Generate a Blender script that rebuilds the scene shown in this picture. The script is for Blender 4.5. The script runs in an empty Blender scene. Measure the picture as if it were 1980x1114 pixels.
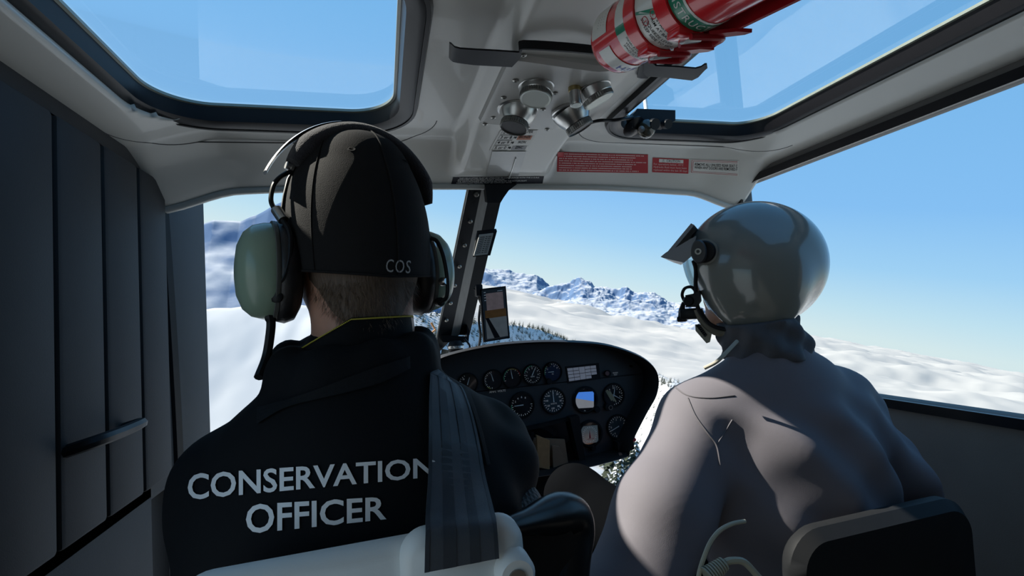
import bpy, bmesh, math, random
import numpy as np
from mathutils import Vector, Matrix
from mathutils.bvhtree import BVHTree
random.seed(7); rng = np.random.default_rng(7)
S = bpy.context.scene
COL = S.collection

# ---------------------------------------------------------------- camera
# cabin axes: X to the right, Y towards the nose, Z up; metres
F, CX, CY = 920.0, 990.0, 557.0
def nrm(v):
    v = np.array(v, float); return v / np.linalg.norm(v)
_ey = nrm([742 - CX, F, CY - 626])
_ex = np.array([4420 - CX, F, CY - 380.0]); _ex = nrm(_ex - _ex.dot(_ey) * _ey)
_ez = np.cross(_ex, _ey)
MC = np.array([_ex, _ey, _ez])            # cabin = MC @ (right, forward, up)
EYE = np.array([0.0, 0.0, 1.1])
cam_d = bpy.data.cameras.new('camera'); cam = bpy.data.objects.new('camera', cam_d); COL.objects.link(cam)
cam_d.sensor_fit = 'HORIZONTAL'; cam_d.sensor_width = 36.0; cam_d.lens = 36.0 * F / 1980.0
cam_d.clip_start = 0.02; cam_d.clip_end = 60000
_m = Matrix.Identity(4)
for i in range(3):
    _m[i][0] = MC[i][0]; _m[i][1] = MC[i][2]; _m[i][2] = -MC[i][1]; _m[i][3] = EYE[i]
cam.matrix_world = _m
S.camera = cam
# true vertical outside (the aircraft is banking) in cabin axes
WUP = nrm(MC @ np.array([0.17, -0.0174, 1.0]))
WFW = nrm(np.array([0, 1, 0]) - WUP[1] * WUP); WRT = np.cross(WFW, WUP)
WM = np.array([WRT, WFW, WUP]).T           # outside (right, forward, up) -> cabin
WMAT = Matrix([[WM[i][0], WM[i][1], WM[i][2], EYE[i]] for i in range(3)] + [[0, 0, 0, 1]])

# ---------------------------------------------------------------- sky, sun, exposure
SUN = nrm([-0.62, 0.33, 0.70])             # direction towards the sun, cabin axes
SUN_STRENGTH = 10.0
world = bpy.data.worlds.new('sky'); S.world = world; world.use_nodes = True
wn = world.node_tree.nodes; wl = world.node_tree.links; wn.clear()
w_out = wn.new('ShaderNodeOutputWorld'); w_bg = wn.new('ShaderNodeBackground'); w_tc = wn.new('ShaderNodeTexCoord')
w_dot = wn.new('ShaderNodeVectorMath'); w_dot.operation = 'DOT_PRODUCT'; w_dot.inputs[1].default_value = tuple(WUP)
w_map = wn.new('ShaderNodeMapRange'); w_map.inputs['From Min'].default_value = -0.2; w_map.inputs['From Max'].default_value = 1.0
w_rmp = wn.new('ShaderNodeValToRGB')
def srgb(r, g, b):
    f = lambda c: (c / 255) / 12.92 if c <= 10 else (((c / 255) + 0.055) / 1.055) ** 2.4
    return (f(r), f(g), f(b), 1)
SKY = [(-0.2, (205, 212, 218)), (0.0, (218, 236, 239)), (0.05, (196, 228, 243)), (0.12, (163, 211, 247)), (0.22, (137, 194, 246)), (0.42, (124, 185, 238)), (0.62, (113, 177, 232)), (1.0, (92, 155, 216))]
els = w_rmp.color_ramp.elements
while len(els) < len(SKY): els.new(0.5)
for e, (p, c) in zip(els, SKY):
    e.position = (p + 0.2) / 1.2; e.color = srgb(*c)
wl.new(w_tc.outputs['Generated'], w_dot.inputs[0]); wl.new(w_dot.outputs['Value'], w_map.inputs['Value'])
wl.new(w_map.outputs['Result'], w_rmp.inputs['Fac']); wl.new(w_rmp.outputs['Color'], w_bg.inputs['Color'])
w_bg.inputs['Strength'].default_value = 1.0
wl.new(w_bg.outputs['Background'], w_out.inputs['Surface'])
sun_d = bpy.data.lights.new('sun', 'SUN'); sun_d.energy = SUN_STRENGTH; sun_d.angle = math.radians(0.55); sun_d.color = (1.0, 0.93, 0.82)
sun = bpy.data.objects.new('sun', sun_d); COL.objects.link(sun)
sun.rotation_euler = Vector(SUN).to_track_quat('Z', 'Y').to_euler(); sun.location = (-3, 2, 5)
S.view_settings.view_transform = 'Standard'; S.view_settings.look = 'None'
S.view_settings.exposure = 0.0; S.view_settings.gamma = 1.0; S.view_settings.use_curve_mapping = False

# ---------------------------------------------------------------- helpers
def ray(px, py): return MC @ np.array([(px - CX) / F, 1.0, (CY - py) / F])
def at(px, py, X=None, Y=None, Z=None, d=None):
    """a point of the cabin seen at a place in the 1980x1114 photograph, at a measured depth"""
    r = ray(px, py)
    t = X / r[0] if X is not None else Y / r[1] if Y is not None else (Z - EYE[2]) / r[2] if Z is not None else d
    return EYE + t * r
MATS = {}
def mat(name, col, rough=0.5, metal=0.0, var=0.06, vscale=40.0, bump=0.0, bscale=300.0, coat=0.0, spec=0.5, sheen=0.0, stretch=None, trans=0.0, emit=0.0, sss=0.0, col2=None):
    if name in MATS: return MATS[name]
    m = bpy.data.materials.new(name); m.use_nodes = True
    nt = m.node_tree; b = nt.nodes['Principled BSDF']
    c = srgb(*col) if max(col) > 1 else (*col, 1)
    tc = nt.nodes.new('ShaderNodeTexCoord'); src = tc.outputs['Object']
    if stretch:
        mp = nt.nodes.new('ShaderNodeMapping'); mp.inputs['Scale'].default_value = stretch
        nt.links.new(src, mp.inputs['Vector']); src = mp.outputs['Vector']
    nz = nt.nodes.new('ShaderNodeTexNoise'); nz.inputs['Scale'].default_value = vscale; nz.inputs['Detail'].default_value = 4
    nt.links.new(src, nz.inputs['Vector'])
    mx = nt.nodes.new('ShaderNodeMix'); mx.data_type = 'RGBA'
    if col2 is not None:
        c2 = srgb(*col2); mx.inputs[6].default_value = c; mx.inputs[7].default_value = c2
    else:
        mx.inputs[6].default_value = tuple(max(0, v * (1 - var)) for v in c[:3]) + (1,)
        mx.inputs[7].default_value = tuple(min(1, v * (1 + var)) for v in c[:3]) + (1,)
    nt.links.new(nz.outputs['Fac'], mx.inputs[0]); nt.links.new(mx.outputs[2], b.inputs['Base Color'])
    b.inputs['Roughness'].default_value = rough; b.inputs['Metallic'].default_value = metal
    b.inputs['Coat Weight'].default_value = coat; b.inputs['Specular IOR Level'].default_value = spec
    b.inputs['Sheen Weight'].default_value = sheen
    if sss:
        b.inputs['Subsurface Weight'].default_value = sss; b.inputs['Subsurface Radius'].default_value = (1, .3, .15); b.inputs['Subsurface Scale'].default_value = 0.006
    if trans: b.inputs['Transmission Weight'].default_value = trans
    if emit:
        nt.links.new(mx.outputs[2], b.inputs['Emission Color']); b.inputs['Emission Strength'].default_value = emit
    if bump:
        n2 = nt.nodes.new('ShaderNodeTexNoise'); n2.inputs['Scale'].default_value = bscale; n2.inputs['Detail'].default_value = 3
        nt.links.new(src, n2.inputs['Vector'])
        bp = nt.nodes.new('ShaderNodeBump'); bp.inputs['Strength'].default_value = bump; bp.inputs['Distance'].default_value = 0.002
        nt.links.new(n2.outputs['Fac'], bp.inputs['Height']); nt.links.new(bp.outputs['Normal'], b.inputs['Normal'])
    MATS[name] = m; return m
def glass_mat(name, tint, refl=0.06, rough=0.02):
    if name in MATS: return MATS[name]
    m = bpy.data.materials.new(name); m.use_nodes = True; nt = m.node_tree; nt.nodes.clear()
    o = nt.nodes.new('ShaderNodeOutputMaterial'); t = nt.nodes.new('ShaderNodeBsdfTransparent'); g = nt.nodes.new('ShaderNodeBsdfGlossy')
    fr = nt.nodes.new('ShaderNodeLayerWeight'); fr.inputs['Blend'].default_value = 0.12
    mu = nt.nodes.new('ShaderNodeMath'); mu.operation = 'MULTIPLY'; mu.inputs[1].default_value = refl * 4
    mx = nt.nodes.new('ShaderNodeMixShader'); t.inputs['Color'].default_value = (*tint, 1); g.inputs['Roughness'].default_value = rough
    nt.links.new(fr.outputs['Fresnel'], mu.inputs[0]); nt.links.new(mu.outputs[0], mx.inputs['Fac'])
    nt.links.new(t.outputs[0], mx.inputs[1]); nt.links.new(g.outputs[0], mx.inputs[2]); nt.links.new(mx.outputs[0], o.inputs['Surface'])
    MATS[name] = m; return m

def tag(o, label=None, cat=None, group=None, kind=None):
    if label: o['label'] = label
    if cat: o['category'] = cat
    if group: o['group'] = group
    if kind: o['kind'] = kind
    return o
def thing(name, label, cat, loc=(0, 0, 0), group=None):
    o = bpy.data.objects.new(name, None); COL.objects.link(o); o.location = tuple(loc); o.empty_display_size = 0.02
    return tag(o, label, cat, group)
def link(name, me, m, parent=None, smooth=None):
    o = bpy.data.objects.new(name, me); COL.objects.link(o)
    if m is not None and not me.materials: me.materials.append(m)
    if smooth is not None: shade(me, smooth)
    if parent is not None:
        o.parent = parent
        o.matrix_parent_inverse = Matrix.Translation(wloc(parent)).inverted()
    return o
def wloc(o):
    v = o.location.copy()
    return v                                     # parents sit at the origin or carry pure translations
def shade(me, ang=40):
    me.polygons.foreach_set('use_smooth', [True] * len(me.polygons))
    if ang < 180: me.set_sharp_from_angle(angle=math.radians(ang))
class MB:
    """collects shapes into one mesh"""
    def __init__(s): s.v = []; s.f = []
    def add(s, V, Fc):
        o = len(s.v); s.v += [tuple(map(float, p)) for p in V]; s.f += [tuple(i + o for i in f) for f in Fc]; return s
    def box(s, c, half, R=None, bev=0.0):
        bm = bmesh.new(); bmesh.ops.create_cube(bm, size=2)
        for v in bm.verts: v.co = Vector((v.co.x * half[0], v.co.y * half[1], v.co.z * half[2]))
        if bev > 0: bmesh.ops.bevel(bm, geom=bm.edges[:], offset=bev, segments=2, affect='EDGES', profile=0.5)
        bm.verts.index_update()
        R3 = np.array(R) if R is not None else np.eye(3)
        V = [R3 @ np.array(v.co) + np.array(c) for v in bm.verts]
        Fc = [tuple(v.index for v in f.verts) for f in bm.faces]; bm.free(); return s.add(V, Fc)
    def tube(s, path, rad, n=10, caps=True, flat=1.0, up=None):
        P = [np.array(p, float) for p in path]; k = len(P)
        rads = [rad] * k if np.isscalar(rad) else list(rad)
        ts = [nrm(P[min(i + 1, k - 1)] - P[max(i - 1, 0)]) for i in range(k)]
        u = np.array(up, float) if up is not None else (np.array([0, 0, 1.0]) if abs(ts[0][2]) < 0.9 else np.array([1.0, 0, 0]))
        V = []; 
        for i in range(k):
            a = u - u.dot(ts[i]) * ts[i]; a = nrm(a); u = a if up is None else u
            b = np.cross(ts[i], a)
            for j in range(n):
                t = 2 * math.pi * j / n
                V.append(P[i] + rads[i] * (math.cos(t) * a * flat + math.sin(t) * b))
        Fc = [(i * n + j, i * n + (j + 1) % n, (i + 1) * n + (j + 1) % n, (i + 1) * n + j) for i in range(k - 1) for j in range(n)]
        if caps: Fc += [tuple(range(n - 1, -1, -1)), tuple((k - 1) * n + j for j in range(n))]
        return s.add(V, Fc)
    def lathe(s, prof, n=32, o=(0, 0, 0), R=None, ring=False):
        """prof: (radius, height) pairs, spun about local z, then turned by R and moved to o"""
        R3 = np.array(R) if R is not None else np.eye(3); V = []; k = len(prof)
        for r, h in prof:
            for j in range(n):
                t = 2 * math.pi * j / n; V.append(R3 @ np.array([r * math.cos(t), r * math.sin(t), h]) + np.array(o))
        Fc = [(i * n + j, i * n + (j + 1) % n, (i + 1) * n + (j + 1) % n, (i + 1) * n + j) for i in range(k - 1) for j in range(n)]
        if ring: Fc += [((k - 1) * n + j, (k - 1) * n + (j + 1) % n, (j + 1) % n, j) for j in range(n)]
        if not ring and prof[0][0] > 1e-6: Fc.append(tuple(range(n - 1, -1, -1)))
        if not ring and prof[-1][0] > 1e-6: Fc.append(tuple((k - 1) * n + j for j in range(n)))
        return s.add(V, Fc)
    def prism(s, pts, vec):
        """polygon of 3-D points swept by vec"""
        P = [np.array(p, float) for p in pts]; n = len(P); v = np.array(vec, float)
        return s.add(P + [p + v for p in P], [tuple(range(n - 1, -1, -1)), tuple(range(n, 2 * n))] + [(i, (i + 1) % n, n + (i + 1) % n, n + i) for i in range(n)])
    def strip(s, A, B, vec):
        """a band between two rows of points, swept by vec (thickness)"""
        k = len(A); A = [np.array(a, float) for a in A]; B = [np.array(b, float) for b in B]
        vs = [np.array(vec, float)] * k if np.ndim(vec) == 1 else [np.array(q, float) for q in vec]
        V = A + B + [a + q for a, q in zip(A, vs)] + [b + q for b, q in zip(B, vs)]; Fc = []
        for i in range(k - 1):
            Fc += [(i, i + 1, k + i + 1, k + i), (2 * k + i, 3 * k + i, 3 * k + i + 1, 2 * k + i + 1), (i, 2 * k + i, 2 * k + i + 1, i + 1), (k + i, k + i + 1, 3 * k + i + 1, 3 * k + i)]
        Fc += [(0, k, 3 * k, 2 * k), (k - 1, 3 * k - 1, 4 * k - 1, 2 * k - 1)]
        return s.add(V, Fc)
    def mesh(s, name, fix=True):
        me = bpy.data.meshes.new(name); me.from_pydata(s.v, [], s.f); me.update()
        if fix:
            bm = bmesh.new(); bm.from_mesh(me); bmesh.ops.recalc_face_normals(bm, faces=bm.faces[:]); bm.to_mesh(me); bm.free()
        return me
    def build(s, name, m, parent=None, smooth=40, fix=True): return link(name, s.mesh(name, fix), m, parent, smooth)
def frame(normal, up=(0, 0, 1)):
    """3x3 with local z = normal, local y close to up"""
    z = nrm(normal); y = np.array(up, float); y = y - y.dot(z) * z
    if np.linalg.norm(y) < 1e-4: y = np.array([0, 1.0, 0]) - z[1] * z
    y = nrm(y); x = np.cross(y, z); return np.array([x, y, z]).T
def spline(P, n):
    """Catmull-Rom through the points, n samples a span"""
    P = [np.array(p, float) for p in P]; Q = [2 * P[0] - P[1]] + P + [2 * P[-1] - P[-2]]; out = []
    for i in range(len(P) - 1):
        a, b, c, d = Q[i:i + 4]
        for k in range(n):
            t = k / n; out.append(0.5 * ((2 * b) + (-a + c) * t + (2 * a - 5 * b + 4 * c - d) * t * t + (-a + 3 * b - 3 * c + d) * t ** 3))
    return out + [P[-1]]
def copy_tree(o, parent=None):
    c = o.copy(); COL.objects.link(c)
    if parent is not None: c.parent = parent
    for ch in list(o.children): copy_tree(ch, c)
    return c
# lettering: a text curve turned into a mesh, in local x (reading) and y (up), centred on 0
_tc = {}
def text_verts(txt, size=1.0, bold=0.0, align='CENTER', spacing=1.0, shear=0.0, line=1.0, extrude=0.0):
    cu = bpy.data.curves.new('t', 'FONT'); cu.body = txt; cu.size = size; cu.align_x = align; cu.align_y = 'CENTER'
    cu.offset = bold * size; cu.space_character = spacing; cu.shear = shear; cu.space_line = line; cu.resolution_u = 3; cu.extrude = extrude
    ob = bpy.data.objects.new('t', cu); COL.objects.link(ob)
    dg = bpy.context.evaluated_depsgraph_get(); me = bpy.data.meshes.new_from_object(ob.evaluated_get(dg))
    bm = bmesh.new(); bm.from_mesh(me); bm.verts.index_update()
    V = np.array([v.co[:] for v in bm.verts]).reshape(-1, 3); Fc = [tuple(v.index for v in f.verts) for f in bm.faces]
    bm.free(); bpy.data.objects.remove(ob); bpy.data.curves.remove(cu); bpy.data.meshes.remove(me)
    return V, Fc
def text_on(mb, txt, o, R, size, lift=0.0004, **k):
    """flat lettering on a plane with axes R (x reading, y up, z normal) at o"""
    V, Fc = text_verts(txt, size, **k)
    mb.add([np.array(o) + R @ np.array([p[0], p[1], lift + p[2]]) for p in V], Fc)

# signed-distance bodies and their surface (naive surface nets)
def s_ell(P, c, r, R=None):
    q = P - np.array(c, np.float32)
    if R is not None: q = q @ np.array(R, np.float32)
    r = np.array(r, np.float32); k0 = np.linalg.norm(q / r, axis=-1); k1 = np.linalg.norm(q / (r * r), axis=-1) + 1e-9
    return k0 * (k0 - 1) / k1
def s_cone(P, a, b, ra, rb, flat=None):
    a = np.array(a, np.float32); b = np.array(b, np.float32); ba = b - a; q = P - a
    t = np.clip(q @ ba / ba.dot(ba), 0, 1); e = q - t[..., None] * ba
    if flat is not None: e = e * np.array(flat, np.float32)
    return np.linalg.norm(e, axis=-1) - (ra + (rb - ra) * t)
def s_chain(P, pts, rads, k=0.02, flat=None):
    d = None
    for i in range(len(pts) - 1):
        e = s_cone(P, pts[i], pts[i + 1], rads[i], rads[i + 1], flat); d = e if d is None else smin(d, e, k)
    return d
def s_box(P, c, half, r, R=None):
    q = P - np.array(c, np.float32)
    if R is not None: q = q @ np.array(R, np.float32)
    q = np.abs(q) - (np.array(half, np.float32) - r)
    return np.linalg.norm(np.maximum(q, 0), axis=-1) + np.minimum(q.max(-1), 0) - r
def smin(a, b, k): h = np.clip(0.5 + 0.5 * (b - a) / k, 0, 1); return b + (a - b) * h - k * h * (1 - h)
def smax(a, b, k): return -smin(-a, -b, k)
def nets(f, lo, hi, h):
    lo = np.array(lo, np.float32); hi = np.array(hi, np.float32); n = np.ceil((hi - lo) / h).astype(int) + 1
    ax = [lo[i] + h * np.arange(n[i], dtype=np.float32) for i in range(3)]
    D = np.empty(tuple(n), np.float32)
    for i in range(0, n[0], 24):
        G = np.stack(np.meshgrid(ax[0][i:i + 24], ax[1], ax[2], indexing='ij'), -1); D[i:i + 24] = f(G)
    I = D < 0; nx, ny, nz = n - 1
    cs = [(a, b, c) for a in (0, 1) for b in (0, 1) for c in (0, 1)]
    cnt = np.zeros((nx, ny, nz), np.int8)
    for a, b, c in cs: cnt += I[a:a + nx, b:b + ny, c:c + nz]
    act = (cnt > 0) & (cnt < 8); idx = np.argwhere(act); num = -np.ones((nx, ny, nz), np.int64); num[act] = np.arange(len(idx))
    acc = np.zeros((len(idx), 3)); w = np.zeros(len(idx))
    for p in cs:
        for d in range(3):
            if p[d]: continue
            q = list(p); q[d] = 1
            A = D[idx[:, 0] + p[0], idx[:, 1] + p[1], idx[:, 2] + p[2]]; B = D[idx[:, 0] + q[0], idx[:, 1] + q[1], idx[:, 2] + q[2]]
            x = (A < 0) != (B < 0); t = np.where(x, A / np.where(x, A - B, 1), 0)
            pt = np.tile(np.array(p, float), (len(idx), 1)); pt[:, d] += t
            acc[x] += pt[x]; w[x] += 1
    V = lo + h * (idx + acc / w[:, None])
    Q = []
    for d in range(3):
        sl = [slice(1, -1)] * 3; sl[d] = slice(0, -1); s2 = [slice(1, -1)] * 3; s2[d] = slice(1, None)
        e = np.argwhere(I[tuple(sl)] != I[tuple(s2)]); off = np.array([1, 1, 1]); off[d] = 0; e = e + off
        u, v = (d + 1) % 3, (d + 2) % 3; U = np.eye(3, dtype=int)[u]; W = np.eye(3, dtype=int)[v]
        g = lambda k: num[k[:, 0], k[:, 1], k[:, 2]]
        q = np.stack([g(e - U - W), g(e - W), g(e), g(e - U)], 1)
        fl = I[e[:, 0], e[:, 1], e[:, 2]]; q[~fl] = q[~fl][:, ::-1]; Q.append(q)
    Q = np.concatenate(Q); Q = Q[(Q >= 0).all(1)]
    return V, Q
def sdf_mesh(name, f, lo, hi, h, drop=None):
    V, Q = nets(f, lo, hi, h)
    me = bpy.data.meshes.new(name); me.from_pydata(V.tolist(), [], Q.tolist()); me.update(); shade(me, 180); return me
def fbm(x, y, z=0.0, oct=4, seed=0, gain=0.5):
    """value noise, numpy, range about -1..1"""
    def h(i, j, k): 
        n = (i * 374761393 + j * 668265263 + k * 2147483647 + seed * 974711) & 0x7fffffff
        n = ((n ^ (n >> 13)) * 1274126177) & 0x7fffffff; return ((n ^ (n >> 16)) & 0xffff) / 32767.5 - 1
    x = np.asarray(x, float); y = np.asarray(y, float); z = np.asarray(z, float) + np.zeros_like(x); out = 0; a = 1.0; tot = 0
    for o in range(oct):
        i, j, k = np.floor(x).astype(np.int64), np.floor(y).astype(np.int64), np.floor(z).astype(np.int64)
        u, v, w = x - i, y - j, z - k; u, v, w = [t * t * (3 - 2 * t) for t in (u, v, w)]
        c = 0
        for di in (0, 1):
            for dj in (0, 1):
                for dk in (0, 1):
                    c = c + h(i + di, j + dj, k + dk) * (u if di else 1 - u) * (v if dj else 1 - v) * (w if dk else 1 - w)
        out = out + a * c; tot += a; a *= gain; x, y, z = x * 2.03 + 17.1, y * 2.03 + 5.7, z * 2.03 + 9.2
    return out / tot * 1.6
def sstep(a, b, x): t = np.clip((x - a) / (b - a), 0, 1); return t * t * (3 - 2 * t)
# ---------------------------------------------------------------- materials shared by many things
M_head = mat('headliner_grey_paint', (0.49, 0.49, 0.46), rough=0.32, var=0.03, vscale=6, coat=0.25, bump=0.02, bscale=700)
M_panel = mat('console_grey_paint', (0.46, 0.46, 0.44), rough=0.38, var=0.03, vscale=9, coat=0.15)
M_rub = mat('black_rubber_seal', (0.007, 0.007, 0.009), rough=0.3, var=0.2, vscale=30, spec=0.2)
M_blk = mat('black_painted_metal', (0.010, 0.011, 0.013), rough=0.42, var=0.15, vscale=30, spec=0.22)
M_blkm = mat('matte_black_plastic', (0.013, 0.014, 0.016), rough=0.6, spec=0.2, var=0.15, vscale=40, bump=0.05, bscale=900)
M_steel = mat('brushed_steel', (0.58, 0.58, 0.57), rough=0.3, metal=1.0, var=0.08, vscale=60, stretch=(1, 1, 12))
M_frost = mat('frosted_vent_disc', (0.5, 0.53, 0.49), rough=0.4, metal=0.4, var=0.05)
M_brass = mat('dull_brass', (0.42, 0.34, 0.16), rough=0.4, metal=1.0, var=0.1)
M_glass = glass_mat('acrylic_window', (0.97, 0.985, 0.985), refl=0.03)
M_white = mat('white_ink', (0.8, 0.8, 0.78), rough=0.5, var=0.02)
M_ink = mat('black_ink', (0.010, 0.010, 0.012), rough=0.6, var=0.02, spec=0.1)
M_dwall = mat('charcoal_door_lining', (0.02, 0.021, 0.023), rough=0.75, var=0.2, vscale=14, bump=0.2, bscale=500)
M_gwall = mat('grey_door_lining', (0.11, 0.105, 0.10), rough=0.7, var=0.12, vscale=12, bump=0.15, bscale=500)
M_floor = mat('dark_cabin_floor', (0.03, 0.03, 0.032), rough=0.7, var=0.3, vscale=20, bump=0.2, bscale=200)

# ---------------------------------------------------------------- ceiling with two roof windows
CXC = 0.345
def ceil_z(x, y):
    dx = np.abs(np.asarray(x) - CXC)
    w = 0.012 * sstep(1.3, 1.42, y)
    m = 1 - sstep(0.122 + w, 0.160 + w, np.abs(np.asarray(x) - 0.365))
    rec = 1.587 - 0.083 * np.clip((y - 1.245) / 0.175, 0, 1) ** 1.15
    spi = 1.560 - 0.052 * np.clip((y - 1.08) / 0.34, 0, 1) ** 1.1
    z = rec + (spi - rec) * m * (1 - 0.85 * sstep(1.32, 1.42, y))
    z = z - 0.05 * sstep(0.70, 0.92, dx) - 0.022 * sstep(0.3, 0.9, dx) * sstep(1.3, 1.42, y)
    return z
def rrect(x0, x1, y0, y1, r, off=0.0, n=14):
    """rounded rectangle outline, counter-clockwise; off grows it"""
    x0 -= off; x1 += off; y0 -= off; y1 += off; r = max(r + off, 0.005); out = []
    for cx, cy, a0 in ((x1 - r, y1 - r, 0), (x0 + r, y1 - r, 90), (x0 + r, y0 + r, 180), (x1 - r, y0 + r, 270)):
        for k in range(n + 1):
            a = math.radians(a0 + 90 * k / n); out.append((cx + r * math.cos(a), cy + r * math.sin(a)))
    return out
SKY_L = (-0.47, 0.072, 0.60, 1.20, 0.13); SKY_R = (0.602, 1.12, 0.24, 1.165, 0.11)
def rr_sd(x, y, b):
    x0, x1, y0, y1, r = b; qx = np.abs(x - (x0 + x1) / 2) - ((x1 - x0) / 2 - r); qy = np.abs(y - (y0 + y1) / 2) - ((y1 - y0) / 2 - r)
    return np.hypot(np.maximum(qx, 0), np.maximum(qy, 0)) + np.minimum(np.maximum(qx, qy), 0) - r
def make_ceiling():
    h = 0.01; xs = np.arange(-0.56, 1.261, h); ys = np.arange(-0.62, 1.4201, h)
    X, Y = np.meshgrid(xs, ys, indexing='ij'); sd = np.minimum(rr_sd(X, Y, SKY_L), rr_sd(X, Y, SKY_R))
    e = 1e-4; gx = (np.minimum(rr_sd(X + e, Y, SKY_L), rr_sd(X + e, Y, SKY_R)) - sd) / e; gy = (np.minimum(rr_sd(X, Y + e, SKY_L), rr_sd(X, Y + e, SKY_R)) - sd) / e
    near = np.abs(sd) < 0.55 * h; X2 = np.where(near, X - gx * sd, X); Y2 = np.where(near, Y - gy * sd, Y)
    Z = ceil_z(X2, Y2); nx, ny = X.shape; idx = np.arange(nx * ny).reshape(nx, ny)
    keep = np.zeros((nx - 1, ny - 1), bool)
    for a in (0, 1):
        for b in (0, 1): keep |= sd[a:nx - 1 + a, b:ny - 1 + b] > 0.55 * h
    I, J = np.where(keep); Q = np.stack([idx[I, J], idx[I, J + 1], idx[I + 1, J + 1], idx[I + 1, J]], 1)
    me = bpy.data.meshes.new('ceiling'); me.from_pydata(np.stack([X2.ravel(), Y2.ravel(), Z.ravel()], 1).tolist(), [], Q.tolist()); me.update()
    bm = bmesh.new(); bm.from_mesh(me); bmesh.ops.delete(bm, geom=[v for v in bm.verts if not v.link_faces], context='VERTS'); bm.to_mesh(me); bm.free()
    o = link('ceiling', me, M_head, None, 180); tag(o, 'glossy grey moulded headliner over the front seats', None, kind='structure')
    sm = o.modifiers.new('thick', 'SOLIDIFY'); sm.thickness = 0.03; sm.offset = -1 if me.polygons[0].normal.z > 0 else -1
    return o
ceiling = make_ceiling()
if ceiling.data.polygons[0].normal.z > 0: ceiling.data.flip_normals()
def loop_mesh(mb, loops):
    n = len(loops[0]); V = [p for L in loops for p in L]
    k = len(loops); Fc = [(i * n + j, i * n + (j + 1) % n, ((i + 1) % k) * n + (j + 1) % n, ((i + 1) % k) * n + j) for i in range(k) for j in range(n)]
    mb.add(V, Fc)
def skylight(name, b, label):
    o = MB(); zc = 1.587
    L = lambda off, z: [(x, y, z) for x, y in rrect(*b[:4], b[4], off)]
    loop_mesh(o, [L(-0.020, zc + 0.030), L(-0.014, zc - 0.004), L(0.004, zc - 0.012), L(0.016, zc - 0.010), L(0.018, zc + 0.022)])
    fr = o.build(name, M_rub, None, 50); tag(fr, label, None, kind='structure')
    o = MB(); loop_mesh(o, [L(0.014, zc - 0.003), L(0.017, zc - 0.012), L(0.024, zc - 0.012), L(0.028, zc - 0.001)]); o.build('rubber_bead', M_rub, fr, 60)
    o = MB(); loop_mesh(o, [L(-0.025, zc + 0.034), L(-0.025, zc + 0.028), L(-0.016, zc + 0.026), L(-0.016, zc + 0.034)])
    o.build('window_lip', mat('clear_plastic_lip', (0.25, 0.28, 0.24), rough=0.25, var=0.2, vscale=30), fr, 60)
    P = [(x, y, zc + 0.032) for x, y in rrect(*b[:4], b[4], -0.010)]
    o = MB(); o.prism(P, (0, 0, 0.004)); o.build('window_pane', M_glass, fr, None)
    # seam of the surrounding trim panel
    o = MB(); pts = rrect(b[0], b[1], b[2], b[3], b[4] * 0.45, 0.078)
    for s in range(0, len(pts) - 1):
        p, q = pts[s], pts[s + 1]
        if p[1] < 0.2 or q[1] < 0.2 : continue
        o.tube([(p[0], p[1], float(ceil_z(p[0], p[1])) + 0.0006), (q[0], q[1], float(ceil_z(q[0], q[1])) + 0.0006)], 0.0016, 5)
    o.build('trim_seam', mat('seam_dark_grey', (0.06, 0.06, 0.06), rough=0.6), fr, 60)
    return fr
win1 = skylight('window_1', SKY_L, 'roof window with black rubber seal above the man in the cap')
win2 = skylight('window_2', SKY_R, 'roof window with black rubber seal above the helmeted pilot')

# ---------------------------------------------------------------- header edge above the windscreen, side walls, floor
o = MB(); xs = np.linspace(-0.56, 1.26, 60)
hdr = [(x, 1.421, float(ceil_z(x, 1.42)) - 0.001) for x in xs]
o.tube(hdr, 0.011, 8, up=(0, 0, 1)); o.build('trim_1', M_head, None, 60).update_tag(); tag(bpy.data.objects['trim_1'], 'rounded grey front edge of the headliner over the windscreen', None, kind='structure')
def wall(name, boxes, m, label, bev=0.012):
    o = MB()
    for c, h in boxes: o.box(c, h, bev=min(bev, 0.4 * min(h)))
    w = o.build(name, m, None, 40); return tag(w, label, None, kind='structure')
wl_ = wall('wall_left', [((-0.575, 0.36, 0.20), (0.03, 0.98, 0.19)), ((-0.575, 0.90, 0.55), (0.03, 0.44, 0.25)), ((-0.575, 0.36, 1.535), (0.03, 0.98, 0.045)), ((-0.575, 0.955, 1.12), (0.03, 0.50, 0.40)), ((-0.575, 1.58, 0.85), (0.03, 0.16, 0.82)), ((-0.575, -0.57, 1.12), (0.03, 0.05, 0.4))], M_dwall, 'dark padded cabin side and door post left of the man in the cap')
o = MB(); o.box((-0.538, 0.63, 1.13), (0.012, 0.185, 0.37), bev=0.01); o.build('trim_pad', M_gwall, wl_)
for k in range(4):
    o = MB(); o.box((-0.536, 0.90 + 0.145 * k, 1.13), (0.009, 0.068, 0.37), bev=0.008); o.build('quilted_panel', M_dwall, wl_)
o = MB(); o.tube(spline([(-0.53, 0.99, 0.92), (-0.49, 1.0, 0.93), (-0.485, 1.08, 0.93), (-0.49, 1.16, 0.93), (-0.53, 1.17, 0.92)], 4), 0.011, 8); o.build('grab_handle', M_blk, wl_)
o = MB(); o.box((-0.575, -0.06, 0.95), (0.004, 0.48, 0.56)); o.build('window_pane', M_glass, wl_, None)  # unseen rear side window, enlarged to brighten the seat and lettering
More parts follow.
